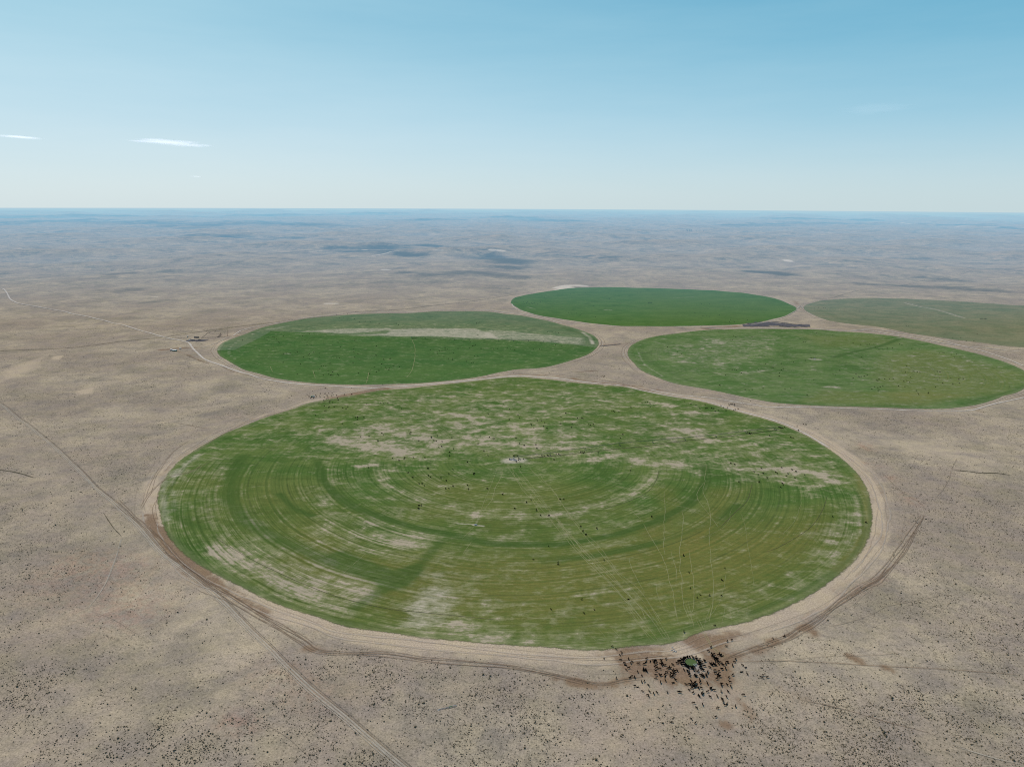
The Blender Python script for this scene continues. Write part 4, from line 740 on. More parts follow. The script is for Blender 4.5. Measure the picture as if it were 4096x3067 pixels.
cwx, cwy = unproj(PX[:, 0], PX[:, 1])
cows = [[cwx[i], cwy[i], None, PX[i]] for i in range(len(PX))]
# the ring of animals drinking round the tank, heads over the rim
TR = 5.4
for i in range(44):
    a = 2 * math.pi * (i + rng.uniform(-.25, .25)) / 44
    if -1.15 < ((a + math.pi) % (2 * math.pi) - math.pi) < -.75: continue
    rr = TR + 2.05 + rng.uniform(-.15, .35) + (1.9 if i % 3 == 0 and rng.random() < .6 else 0)
    cows.append([tank_c[0] + rr * math.cos(a), tank_c[1] + rr * math.sin(a), a + math.pi + rng.normal(0, .15), None])
kept = []
for c in cows:                                     # keep bodies from interpenetrating
    d = math.hypot(c[0] - tank_c[0], c[1] - tank_c[1])
    if d < TR + 1.2: continue
    if c[3] is not None and d < TR + 2.6: continue
    if any((c[0] - q[0]) ** 2 + (c[1] - q[1]) ** 2 < (.66 if c[2] is not None or d < 60 else 1.4) ** 2 for q in kept): continue
    kept.append(c)
kept.sort(key=lambda c: math.hypot(c[0], c[1]))
def place_angle(c):
    if c[2] is not None: return c[2]
    d = math.hypot(c[0] - tank_c[0], c[1] - tank_c[1])
    if d < 30: return math.atan2(tank_c[1] - c[1], tank_c[0] - c[0]) + rng.normal(0, 1.3)
    return rng.uniform(0, 2 * math.pi)
near_c, far_c = kept[:300], kept[300:]
tp = np.array((2762.0, 2650.0)); pv = np.array((2055.0, 1838.0))
Minv = camo.matrix_world.inverted()
def topx(x, y, z):
    v = Minv @ Vector((x, y, z)); return np.array((2048 + FPX * v.x / -v.z, 1533.5 - FPX * v.y / -v.z))
NUMW = ['half a', 'one', 'one and a half', 'two', 'two and a half', 'three', 'three and a half', 'four', 'four and a half', 'five', 'five and a half', 'six']
def clockw(v):
    h = int(round((math.degrees(math.atan2(v[0], -v[1])) % 360) / 30)) % 12
    return ['twelve', 'one', 'two', 'three', 'four', 'five', 'six', 'seven', 'eight', 'nine', 'ten', 'eleven'][h]
labs = []
for c in near_c:
    p = topx(c[0], c[1], float(height(c[0], c[1]))) if c[3] is None else c[3]
    v = p - tp; d = math.hypot(c[0] - tank_c[0], c[1] - tank_c[1])
    nb = sum(1 for q in near_c if 0 < (c[0] - q[0]) ** 2 + (c[1] - q[1]) ** 2 < 4.5 ** 2)
    ck = clockw(v)
    if c[3] is None: l, g = f"black cow drinking at the tank rim at its {ck} o'clock", "black cattle drinking round the green tank"
    elif p[1] > 2470 and p[0] > 2280 or (p[0] > 2800 and p[1] > 2500):
        w = min(11, max(0, int(round(np.hypot(*v) / 47 * 2)) - 1))
        wd = NUMW[w] + (" width" if w < 2 else " widths") if w < 11 else "over six widths"
        how = "closely crowded black cow" if nb > 2 else ("black cow near another" if nb else "lone black cow")
        l, g = f"{how} {wd} from the green tank at {ck} o'clock", "black cattle gathered on the mud near the green tank"
    else:
        u = p - pv; w = int(round(np.hypot(*u) / 60)); ck = clockw(u)
        how = "black cow beside another" if nb else "lone black cow"
        l, g = f"{how} {w} pad lengths from the nearest circle's middle pad at {ck} o'clock", "black cattle grazing on the nearest crop circle"
    labs.append((l, g))
    if len(l.split()) > 16: print("LONG", l)
for c, (l, g) in zip(near_c, labs):
    d = math.hypot(c[0] - tank_c[0], c[1] - tank_c[1])
    pose = 'graze' if c[2] is not None else random.choices(POSES, (5, 2, 2, 1) if d < 60 else (3, 4, 1, 1.5))[0]
    if c[2] is not None: pose = 'stand'
    o = bpy.data.objects.new("cow", COWM[pose]); C.objects.link(o)
    s = rng.uniform(1.0, 1.15) * (1.18 if math.hypot(c[0] - tank_c[0], c[1] - tank_c[1]) < 60 else 1)
    o.location = (c[0], c[1], float(height(c[0], c[1])) + (.3 if FL[0].out(np.array([c[0]]), np.array([c[1]]))[0] < 0 else .02)); o.rotation_euler = (0, 0, place_angle(c)); o.scale = (s, s, s)
    tag(o, l, 'cow', g)
LOW = {p: cow_mesh(p, 0) for p in POSES[:3]}
Vs, Fs, o0 = [], [], 0
for c in far_c:
    m = LOW[random.choice(POSES[:3])]; nv = len(m.vertices); co = np.zeros(nv * 3); m.vertices.foreach_get('co', co); co = co.reshape(-1, 3) * rng.uniform(1.1, 1.35)
    a = place_angle(c); ca, sa_ = math.cos(a), math.sin(a)
    q = np.column_stack([co[:, 0] * ca - co[:, 1] * sa_ + c[0], co[:, 0] * sa_ + co[:, 1] * ca + c[1], co[:, 2] + float(height(c[0], c[1])) + .3])
    f = np.array([list(p.vertices) for p in m.polygons if len(p.vertices) == 4]) + o0
    Vs.append(q); Fs.append(f); o0 += nv
herd = mesh_np("cattle_herd", np.vstack(Vs), [np.vstack(Fs)], cowmat)
tag(herd, "black cattle scattered as dots over the more distant crop circles", "cattle", kind='stuff')

# ================================================================== STOCK TANK AND WHAT STANDS ROUND IT
steel = simple("weathered_galvanised_steel", (.25, .25, .25), .25, 1.2, .7, 0)
dark_steel = simple("dull_dark_steel", (.07, .07, .068), .3, 1.2, .6, .3)
white_paint = simple("sun_bleached_white_paint", (.66, .65, .62), .08, .8, .6)
rubber = simple("black_rubber", (.018, .018, .018), .3, 2, .8)
concrete = simple("stained_concrete", (.36, .32, .28), .25, .8, .9)
wood = simple("grey_brown_wood", (.14, .105, .08), .35, 1.5, .9)
green_paint = simple("faded_green_paint", (.035, .12, .055), .25, 1, .5)
glass = simple("dark_window_glass", (.02, .025, .03), .1, 1, .15)
tx, ty = tank_c
tank = empty("stock_tank", tx, ty, 0, float(height(tx, ty)))
tag(tank, "large round stock tank brimming with green water amid the crowd of cattle", "stock tank")
m = MB(); m.lathe([(TR - .30, -.3), (TR - .30, .62), (TR - .22, .74), (TR - .06, .78), (TR + .14, .70), (TR + .22, .5), (TR + .16, .2), (TR + .24, -.3)], 64); m.build("tank_wall", rubber, tank, True)
k = NT("algae_green_water"); n1 = k.noise(k.pos(), 1 / 3, 3); n2 = k.noise(k.pos(), 1 / .5, 3)
b = k.n('ShaderNodeBsdfPrincipled'); k.put(b.inputs['Base Color'], k.mix(k.math('MULTIPLY_ADD', n2, .3, c=k.math('MULTIPLY', n1, .7)), (.062, .088, .020), (.092, .122, .030))); b.inputs['Roughness'].default_value = .45; b.inputs['Specular IOR Level'].default_value = .2
m = MB(); m.lathe([(.01, .60), (1.5, .60), (3.5, .60), (TR - .29, .60)], 64); m.build("water", k.end(b.outputs[0]), tank)
m = MB(); m.bar((0, 0, .4), (0, 0, 1.0), .12); m.lathe([(.5, .62), (.42, .74), (.1, .8)], 12); 
# pipe rack running down from the rim to the lower right
a0 = W([(2778, 2658)])[0]; a1 = W([(2800, 2682)])[0]; dv = a1 - a0; L_ = float(np.hypot(*dv))
rack = empty("pipe_rack", float(a0[0]), float(a0[1]), math.atan2(dv[1], dv[0]), float(height(*a0)) + .02)
tag(rack, "pale metal pipe rack leading from the tank rim down to the right", "pipe rack")
for yy in (-1.5, 0, 1.4):
    m = MB(); m.bar((-.3, yy, 1.15), (L_ * (.95 if yy else .8), yy + .3, .95), .09); m.build("rail", white_paint, rack)
for xx in (.4, L_ * .5, L_ * .9):
    m = MB(); m.bar((xx, -1.6, .95), (xx, 1.8, .95), .06); m.build("crossbar", steel, rack)
    for yy in (-1.5, 1.4):
        m = MB(); m.bar((xx, yy, 0), (xx, yy, 1.1), .06); m.build("post", steel, rack)
gz = W([(2762 - 24, 2650)])[0]
gt = empty("water_trough", float(gz[0]) - .6, float(gz[1]), rad(100), float(height(*gz)) + .02)
tag(gt, "short pale trough standing against the left rim of the round tank", "trough")
m = MB(); m.box(-1.2, 1.2, -.35, -.28, 0, .6); m.box(-1.2, 1.2, .28, .35, 0, .6); m.box(-1.2, -1.13, -.28, .28, 0, .6); m.box(1.13, 1.2, -.28, .28, 0, .6); m.box(-1.13, 1.13, -.28, .28, 0, .1); m.build("trough_body", white_paint, gt)
# heap of broken concrete at the upper left of the tank
def rock_mesh(r, seed):
    g = np.random.default_rng(seed); bm = bmesh.new(); bmesh.ops.create_icosphere(bm, subdivisions=2, radius=r)
    pl = [Vector(g.normal(0, 1, 3)).normalized() for _ in range(7)]
    for v in bm.verts:
        for p in pl:
            d = v.co.dot(p)
            if d > r * .62: v.co -= p * (d - r * .62)
        v.co.z *= .7; v.co *= 1 + g.uniform(-.05, .05)
    me = bpy.data.meshes.new("boulder"); bm.to_mesh(me); bm.free(); me.materials.append(concrete); return me
RK = [rock_mesh(1.0, i) for i in range(4)]
for i, (px, py, sc) in enumerate([(2689, 2589, 1.0), (2693, 2594, .8), (2688, 2600, 1.1), (2696, 2603, 1.2), (2702, 2606, 1.0), (2692, 2608, .7), (2698, 2597, .6), (2706, 2604, .5)]):
    q = W([(px, py)])[0]; o = bpy.data.objects.new("boulder", RK[i % 4]); C.objects.link(o)
    o.location = (q[0], q[1], float(height(*q)) + .25); o.rotation_euler = (0, 0, i * 1.3); o.scale = (sc, sc * .8, sc * .8)
    tag(o, "grey chunk in the rubble heap above and left of the tank", "rubble chunk", "grey rubble heaped by the tank")
# fallen pipe framework lying in the brush
fa_, fb_ = W([(1756, 2838), (1827, 2822)]); dv = fb_ - fa_; L_ = float(np.hypot(*dv))
fr = empty("fallen_pipe_frame", float(fa_[0]), float(fa_[1]), math.atan2(dv[1], dv[0]), float(height(*fa_)) + .02)
tag(fr, "length of bluish grey metal framework lying in the brush near the bottom edge", "metal frame")
m = MB()
for yy, zz in ((-.35, .2), (.35, .2), (0, .75)): m.bar((0, yy, zz), (L_ * .62, yy * .8, zz * .9), .09)
m.build("lattice_arm", steel, fr)
m = MB()
for i in range(8):
    x = L_ * .62 * i / 8
    m.bar((x, -.35, .2), (x + L_ * .07, 0, .75), .045); m.bar((x, .35, .2), (x + L_ * .07, 0, .75), .045); m.bar((x, -.35, .2), (x + L_ * .07, .35, .2), .045)
m.build("bracing", steel, fr)
m = MB(); m.box(L_ * .55, L_ * .76, -.3, .3, .3, .75); m.build("gear_housing", green_paint, fr)
m = MB(); m.bar((L_ * .76, -.2, .45), (L_, .1, .35), .22, 8); m.bar((L_ * .76, .5, .2), (L_ * .98, .5, .2), .12, 8); m.build("pipe", steel, fr)
m = MB(); m.bar((-1.2, 1.4, .15), (1.4, .2, .4), .07); m.bar((-1.3, -.4, .15), (.6, -.3, .3), .16); m.build("loose_strut", white_paint, fr)

# ================================================================== CENTRE PIVOT SPRINKLERS
wheel_me = {}
def wheel(parent, x, y, z, nm="wheel"):
    if 'w' not in wheel_me:
        m = MB(); m.lathe([(.42, -.14), (.62, -.16), (.66, 0), (.62, .16), (.42, .14)], 16, closed=True); o = m.build("wheel", rubber, parent, True); wheel_me['w'] = o.data
        m = MB(); m.lathe([(.05, -.05), (.42, -.06), (.42, .06), (.05, .05)], 12, closed=True); h = m.build("hub", steel, o); wheel_me['h'] = h.data
    else:
        o = bpy.data.objects.new("wheel", wheel_me['w']); C.objects.link(o); o.parent = parent
        h = bpy.data.objects.new("hub", wheel_me['h']); C.objects.link(h); h.parent = o
    o.location = (x, y, z); o.rotation_euler = (rad(90), 0, 0)
def sprinkler(piv, toward, span, n, label, overhang=0):
    p = W([piv])[0]; q = W([toward])[0]; a = math.atan2(q[1] - p[1], q[0] - p[0]); z0 = float(height(*p)) + .28
    root = empty("centre_pivot_sprinkler", float(p[0]), float(p[1]), a, z0); tag(root, label, "sprinkler", "centre pivot sprinklers")
    gz = lambda r: float(height(p[0] + r * math.cos(a), p[1] + r * math.sin(a))) + .28 - z0
    m = MB()
    for sx in (-1, 1):
        for sy in (-1, 1): m.bar((1.6 * sx, 1.6 * sy, .2), (.25 * sx, .25 * sy, 4.2), .09)
    m.bar((0, 0, .1), (0, 0, 4.5), .16, 8)
    for zz in (1.5, 2.8):
        e = 1.6 - (zz - .2) / 4 * 1.35
        for u, v in (((-e, -e), (e, -e)), ((e, -e), (e, e)), ((e, e), (-e, e)), ((-e, e), (-e, -e))): m.bar((*u, zz), (*v, zz), .06)
    m.build("pivot_tower", steel, root)
    for i in range(n):
        r0, r1 = i * span, (i + 1) * span; g0, g1 = gz(r0), gz(r1); m = MB(); K = 8; tri = []
        for j in range(K + 1):
            t = j / K; tri.append(Vector((r0 + (r1 - r0) * t, 0, 4.1 + g0 * (1 - t) + g1 * t + .7 * math.sin(math.pi * t))))
        for j in range(K): m.bar(tri[j], tri[j + 1], .26, 6)
        ts = MB()
        for j in range(1, K):
            d = 1.3 * math.sin(math.pi * j / K)
            for sy in (-1, 1): ts.bar(tri[j], tri[j] + Vector((0, .9 * sy * (.3 + d / 1.5), -.4 - d)), .05, 4)
        for sy in (-1, 1):
            pr = tri[0]
            for j in range(1, K + 1):
                d = 1.3 * math.sin(math.pi * j / K); nx = tri[j] + Vector((0, .9 * sy * (.3 + d / 1.5), -.4 - d)) if j < K else tri[K]
                ts.bar(pr, nx, .05, 4); pr = nx
        pipe = m.build("span_pipe", dark_steel, root); ts.build("truss", dark_steel, pipe)
        tw = MB(); x = r1
        for sy in (-1, 1):
            for sx in (-.25, .25): tw.bar((x + sx, 0, g1 + 4.0), (x + sx, 2.1 * sy, g1 + .7), .08)
        tw.bar((x, -2.3, g1 + .72), (x, 2.3, g1 + .72), .13)
        t = tw.build("drive_tower", dark_steel, root)
        for sy in (-1, 1): wheel(t, x, 2.3 * sy, g1 + .66)
    if overhang:
        r0 = n * span; m = MB(); m.bar((r0, 0, gz(r0) + 4.1), (r0 + overhang, 0, gz(r0 + overhang) + 3.9), .15); m.build("overhang_pipe", dark_steel, root)
    return root
def world_d(a, b): a, b = W([a, b]); return float(np.hypot(*(a - b)))
d6 = world_d((2055, 1838), (2863, 1748)) / 6
sprinkler((2055, 1838), (2863, 1748), d6, 8, "long thin sprinkler arm reaching right from the pad of the nearest circle", 14)
d2 = world_d((1645, 1352), (2178, 1351)) / 9
sprinkler((1645, 1352), (2290, 1372), d2, 10, "sprinkler arm lying along the boundary of the two-tone circle")
for (px, py, lab) in ((3259, 1437, "pivot stand at the middle of the right-hand circle with the dark diagonal line"),):
    q = W([(px, py)])[0]; root = empty("pivot_stand", float(q[0]), float(q[1]), .4); tag(root, lab, "pivot stand")
    m = MB()
    for sx in (-1, 1):
        for sy in (-1, 1): m.bar((1.6 * sx, 1.6 * sy, 0), (.25 * sx, .25 * sy, 4.2), .12)
    m.build("legs_frame", steel, root); m = MB(); m.bar((0, 0, 0), (0, 0, 4.5), .25, 8); m.bar((0, 0, 4.4), (1.2, 0, 4.6), .2, 8); m.build("riser_pipe", white_paint, root)
    m = MB(); m.box(-3.2, 3.2, -3, 3, -.1, .12); m.build("concrete_base", concrete, root)
# pad, walls and gear at the near pivot
q = W([(2053, 1840)])[0]; pad = empty("pump_pad", float(q[0]), float(q[1]), rad(-14), float(height(*q)) + .3)
tag(pad, "light concrete pump pad with low walls in the bare ring of the nearest circle", "pump pad")
m = MB(); m.box(-6, 6, -2.4, 2.4, -.2, .2); m.build("slab", concrete, pad)
m = MB(); m.box(-6, 5, 2.45, 2.7, -.2, 1.0); m.box(-6.3, -6.03, -2.4, 2.7, -.2, 1.0); m.box(1.0, 6.0, -2.75, -2.45, -.2, 1.0); m.build("low_wall", concrete, pad)
m = MB(); m.box(-5, -3.5, -1.2, .4, .2, 1.7); m.build("control_cabinet", steel, pad)
m = MB(); m.bar((-3.0, 1.4, .7), (4.5, 1.4, .7), .16, 8); m.bar((3.4, -1.0, .2), (3.4, -1.0, 1.4), .6, 14); m.build("pump", concrete, pad)
for (px, py, lab, rz) in ((1890, 2100, "small pale valve box on the bare patch below the nearest circle's pad", .3),):
    q = W([(px + 12, py)])[0]; r_ = empty("valve_box", float(q[0]), float(q[1]), rz); tag(r_, lab, "valve box")
    m = MB(); m.box(-1.6, 1.6, -1.1, 1.1, 0, .9); m.build("box_walls", concrete, r_); m = MB(); m.box(-1.5, 1.5, -1.0, 1.0, .9, 1.05); m.build("lid", steel, r_); m = MB(); m.bar((2.2, 0, 0), (2.2, 0, 1.8), .16, 8); m.bar((2.2, 0, 1.6), (3.6, .4, 1.4), .14, 8); m.build("valve_pipe", steel, r_)

# ================================================================== FARMSTEAD BY THE LEFT CIRCLE
def shed(px, py, w, d, h, rz, wallm, roofm, label, name="shed", door=True):
    q = W([(px, py)])[0]; r = empty(name, float(q[0]), float(q[1]), rz, float(height(*q)) + .02); tag(r, label, name.split('_')[-1])
    m = MB(); m.box(-w / 2, w / 2, -d / 2, d / 2, -.3, h); m.F = [f for i, f in enumerate(m.F)]; m.build("wall", wallm, r)
    m = MB(); o = .35; rh = d * .16
    V_ = [(-w / 2 - o, -d / 2 - o, h + .01), (w / 2 + o, -d / 2 - o, h + .01), (w / 2 + o, d / 2 + o, h + .01), (-w / 2 - o, d / 2 + o, h + .01), (-w / 2 - o, 0, h + rh), (w / 2 + o, 0, h + rh)]
    m.V = V_; m.F = [[0, 1, 5, 4], [2, 3, 4, 5], [0, 4, 3], [1, 2, 5], [0, 3, 2, 1]]; m.build("roof", roofm, r)
    if door:
        m = MB(); m.box(-w * .18, w * .18, -d / 2 - .08, -d / 2 - .01, 0, h * .8); m.build("door", dark_steel, r)
    return r
black_wall = simple("weathered_dark_boards", (.045, .042, .042), .3, .8, .9)
shed(699, 1404, 11, 5, 3.2, rad(-4), green_paint, white_paint, "dark green shed with white roof left of the dirt road bend")
shed(686, 1402, 6, 4.5, 3.4, rad(-4), steel, white_paint, "small white-roofed shed touching the left end of the green one")
def trailer(px, py, ln, rz, label, body, name="trailer"):
    q = W([(px, py)])[0]; r = empty(name, float(q[0]), float(q[1]), rz, float(height(*q)) + .02); tag(r, label, name)
    m = MB(); m.box(-ln / 2, ln / 2, -1.2, 1.2, .8, 1.9); m.build("bed", body, r)
    m = MB(); m.bar((ln / 2, 0, .8), (ln / 2 + 1.4, 0, .7), .08); m.build("tow_bar", dark_steel, r)
    for x in (-.5, .7):
        for y in (-1.05, 1.05): wheel(r, x, y, .66)
trailer(721, 1395, 6.5, rad(3), "low white trailer parked between the green shed and the dirt road", white_paint)
shed(786, 1351, 14, 5, 3.0, rad(-6), black_wall, black_wall, "long black open shed beside the corral gate")
shed(772, 1361, 8, 4, 2.6, rad(-3), black_wall, dark_steel, "squat dark hut on the grey yard below the long black shed")
trailer(798, 1361, 9, rad(2), "dark flat trailer parked right of the squat dark hut", black_wall)
trailer(758, 1361, 3.2, rad(20), "tiny white trailer at the left end of the grey yard", white_paint)
q = W([(751, 1349)])[0]; r = empty("water_tower_tank", float(q[0]), float(q[1])); tag(r, "small white tank on a dark frame above the grey yard", "tank")
m = MB(); m.lathe([(.01, 1.2), (1.3, 1.2), (1.3, 3.4), (.3, 3.8), (.01, 3.8)], 16); m.build("tank_body", white_paint, r, True); m = MB(); m.box(-1.4, 1.4, -1.4, 1.4, 0, 1.15); m.build("stand", dark_steel, r)
# corral
def fence(name, px, label, post=4.0, h=1.7, rails=(.5, 1.0, 1.5), rr=.09, mat=wood, cat="fence"):
    L = smooth_line(W(rd(px)), post) if len(rd(px)) > 2 else smooth_line(W(rd(px)), post)
    r = bpy.data.objects.new(name, None); C.objects.link(r); r.location = (L[0, 0], L[0, 1], float(height(*L[0]))); tag(r, label, cat)
    b = np.array(r.location); z = height(L[:, 0], L[:, 1]); m = MB()
    for (x, y), zz in zip(L, z): m.bar((x - b[0], y - b[1], zz - b[2] - .2), (x - b[0], y - b[1], zz - b[2] + h), rr * 1.3, 5)
    m.build("fence_posts", mat, r)['kind'] = 'stuff'; m = MB()
    for q0, q1, z0_, z1_ in zip(L[:-1], L[1:], z[:-1], z[1:]):
        for t in rails: m.bar((q0[0] - b[0], q0[1] - b[1], z0_ - b[2] + t), (q1[0] - b[0], q1[1] - b[1], z1_ - b[2] + t), rr * (.8 if rr > .05 else .5), 4)
    m.build("fence_rails", mat, r)
    return r
fence("corral_fence", "806 1352 840 1351 880 1349 920 1347", "brown rail fence along the near side of the corral", rr=.16)
fence("corral_fence", "806 1352 822 1340 835 1330 870 1322 912 1317", "brown rail fence up the left and far side of the corral", rr=.13)
fence("corral_fence", "912 1317 911 1330 910 1345", "short rail fence closing the right end of the corral", rr=.16)
fence("corral_fence", "835 1331 850 1337 880 1336", "rail fence dividing the corral lengthwise", rr=.12)
fence("corral_fence", "868 1350 876 1344 882 1337 884 1330", "double rail cross fence near the corral's middle", rr=.2)
fence("loading_chute", "873 1350 880 1345 886 1338", "narrow loading chute beside the corral cross fence", rr=.2, cat="chute")
fence("corral_fence", "690 1351 720 1352 752 1352", "dark fence running left from the small white tank", rr=.12)
def wire(px, label):
    f = fence("wire_fence", px, label, 7.0, 1.3, (.45, .8, 1.15), .06, wood)
wire(FEN, "long wire fence beside the diagonal two-track at lower left")
wire("-40 1408 0 1405 280 1392 470 1368 658 1349", "wire fence crossing the dry range at left, ending at the dirt road")
wire("662 1348 726 1338 826 1324 962 1306 1165 1281 1346 1261 1423 1249 1600 1238 1735 1222 1907 1202 2042 1181", "wire fence running behind the two-tone circle")
# feed truck among the cattle left of the near circle
q = W([(1251, 1588)])[0]; r = empty("feed_truck", float(q[0]), float(q[1]), rad(10), float(height(*q)) + .02); tag(r, "green truck with white cab among cattle at the upper left edge of the nearest circle", "truck")
m = MB(); m.box(-4.2, 1.4, -1.25, 1.25, .9, 2.4); m.build("feed_box", green_paint, r)
m = MB(); m.hexa([(1.5, -1.1, .8), (3.9, -1.1, .8), (3.9, 1.1, .8), (1.5, 1.1, .8), (1.5, -1.0, 3.2), (3.2, -1.0, 3.2), (3.2, 1.0, 3.2), (1.5, 1.0, 3.2)]); cb = m.build("cab", white_paint, r)
m = MB(); m.box(1.8, 2.9, -1.13, -1.1, 2.0, 2.8); m.box(1.8, 2.9, 1.1, 1.13, 2.0, 2.8); m.build("window", glass, cb)
for x in (-3.0, -1.6, 2.9):
    for y in (-1.1, 1.1): wheel(r, x, y, .66)

# hay residue and black plastic heaps between the far circles
def mound(px, py, rx, ry, h, mat, name, label, cat, seed, group=None, rz=0):
    g = np.random.default_rng(seed); q = W([(px, py)])[0]; m = MB(); nr, na = 7, 22
    ph = g.uniform(0, 6, 5)
    for i in range(nr + 1):
        t = i / nr
        for j in range(na):
            a = 2 * math.pi * j / na; e = 1 + .18 * math.sin(3 * a + ph[0]) + .12 * math.sin(5 * a + ph[1]) + .08 * math.sin(9 * a + ph[2])
            m.V.append((rx * (1 - t) * e * math.cos(a), ry * (1 - t) * e * math.sin(a), -.3 + (h + .3) * math.sin(t * math.pi / 2) * (1 + .25 * math.sin(2 * a + ph[3] + 3 * t)) if t > 0 else -.3))
    for i in range(nr):
        for j in range(na): m.F.append([i * na + j, i * na + (j + 1) % na, (i + 1) * na + (j + 1) % na, (i + 1) * na + j])
    o = m.build(name, mat, None, True); o.location = (q[0], q[1], float(height(*q))); o.rotation_euler = (0, 0, rz); tag(o, label, cat, group); return o
manure = simple("black_manure", (.035, .032, .034), .45, .25, .95)
HP = [(3045, 1295, 28, 9, 1.6), (3075, 1290, 34, 10, 1.8), (3105, 1288, 30, 9, 1.6), (3135, 1292, 26, 8, 1.4), (3130, 1306, 26, 8, 1.8), (3150, 1308, 18, 7, 1.5), (3200, 1300, 26, 14, 2.6), (3215, 1304, 20, 9, 1.8), (3185, 1310, 22, 8, 1.4), (3165, 1297, 28, 7, 1.2), (3095, 1302, 20, 6, 1.2)]
for i, (px, py, rx, ry, h) in enumerate(HP):
    mound(px, py, rx * .62, ry * .8, h * .8, manure, "manure_heap", "low black heap in the dark stockpile between the two upper circles and the right-hand one", "heap", 50 + i, "black heaps stockpiled between the circles", rad(-12))
for i, (px, py) in enumerate([(760, 1357), (775, 1365), (790, 1366), (803, 1364), (812, 1362)]):
    mound(px, py, 9, 4, .6, manure, "manure_heap", "low dark heap on the grey yard below the black shed", "heap", 80 + i, "dark heaps on the grey yard", rad(-8))
m = MB(); bales = []
k = NT("black_stockpile_litter"); k.pos(); n1 = k.noise(k.pos(), 1 / 14, 5, .75); e_, en_, s_, w_ = k.at("ra")
litter = k.end(k.alpha(k.diffuse(k.mix(n1, (.05, .048, .05), (.17, .15, .15))), k.math('MULTIPLY', k.ramp(k.math('ADD', e_, k.math('MULTIPLY_ADD', n1, 1.6, c=-.9)), .1, .5), .9)))
ribbon("stockpile_ground", [wl_("3000 1299 3060 1296 3120 1299 3180 1303 3240 1304")], litter, 95, 8, 60, .35)
ribbon("stockpile_ground", [wl_("2970 1302 3010 1303 3070 1303")], litter, 60, 6, 60, .38)
ribbon("yard_ground", [wl_("745 1364 770 1362 800 1361 822 1363")], litter, 42, 4, 40, .35)
ribbon("yard_ground", [wl_("2400 1385 2480 1376"), wl_("2860 1313 2800 1310")], litter, 12, 4, 40, .35)

# windbreak of trees far off
tl = simple("dark_conifer_foliage", (.03, .05, .035), .4, .2, 1)
for i, px in enumerate([2732, 2742, 2748, 2757, 2764, 2772, 2785, 2800, 2815]):
    q = W([(px, 927)])[0]; r = empty("windbreak_tree", float(q[0]), float(q[1]), i, float(height(*q))); tag(r, "tiny dark tree in the lone windbreak far out near the horizon", "tree", "trees of the far windbreak")
    hh = random.uniform(18, 32) * (1.2 if i in (2, 3, 4) else .6); m = MB(); m.bar((0, 0, -1), (0, 0, hh * .8), hh * .04, 6, hh * .01); m.build("trunk", wood, r); m = MB()
    for j in range(160):
        t = random.random(); a = random.random() * 6.28; rr = hh * .42 * math.sin(math.pi * (t * .8 + .15)) * math.sqrt(random.random()); c_ = Vector((rr * math.cos(a), rr * math.sin(a), hh * (.12 + .9 * t))); s_ = hh * .085
        V3 = [c_ + Vector([random.uniform(-s_, s_) for _ in range(3)]) for _ in range(3)]; nn = len(m.V); m.V += [tuple(v) for v in V3]; m.F.append([nn, nn + 1, nn + 2])
    m.build("crown", tl, r)

# ================================================================== AIR, CLOUDS, SKY, SUN
HZ = [1 / 18500, 1 / 10200, 1 / 7300]; LI = (.40, .61, .72)
HT = 210.0
ax_ = np.concatenate([-np.geomspace(400, 150000, 40)[::-1], [0], np.geomspace(400, 150000, 40)]); ay_ = np.geomspace(2300, 130000, 44)
GX, GY = np.meshgrid(ax_, ay_); n1_, n2_ = GX.shape
top = np.column_stack([GX.ravel(), GY.ravel(), HT - (GX.ravel() ** 2 + GY.ravel() ** 2) / (2 * 6.371e6)]); bot = top.copy(); bot[:, 2] -= HT + 400
ii = np.arange(n1_ * n2_).reshape(n1_, n2_); nn_ = n1_ * n2_
qt = np.stack([ii[:-1, :-1], ii[:-1, 1:], ii[1:, 1:], ii[1:, :-1]], -1).reshape(-1, 4)
rim = np.concatenate([ii[0, :], ii[1:, -1], ii[-1, -2::-1], ii[-2:0:-1, 0]]); rn_ = np.roll(rim, -1)
qs = np.stack([rim, rim + nn_, rn_ + nn_, rn_], -1)
hz = NT("haze_air"); dens = max(HZ)
ab = hz.n('ShaderNodeVolumeAbsorption'); ab.inputs['Color'].default_value = (*[1 - h / dens for h in HZ], 1); ab.inputs['Density'].default_value = dens
em = hz.n('ShaderNodeEmission'); ec = [HZ[i] * LI[i] for i in range(3)]; mx = max(ec); em.inputs['Color'].default_value = (*[e / mx for e in ec], 1); em.inputs['Strength'].default_value = mx
ad = hz.n('ShaderNodeAddShader'); hz.t.links.new(ab.outputs[0], ad.inputs[0]); hz.t.links.new(em.outputs[0], ad.inputs[1]); hz.t.links.new(ad.outputs[0], hz.out.inputs[1])
hm = hz.m
try: hm.cycles.homogeneous_volume = True
except Exception: pass
ho = mesh_np("haze", np.vstack([top, bot]), [qt, qt[:, ::-1] + nn_, qs], hm, smooth=False); ho['kind'] = 'stuff'; tag(ho, "thin blue haze hanging low over the distant plain", "haze")

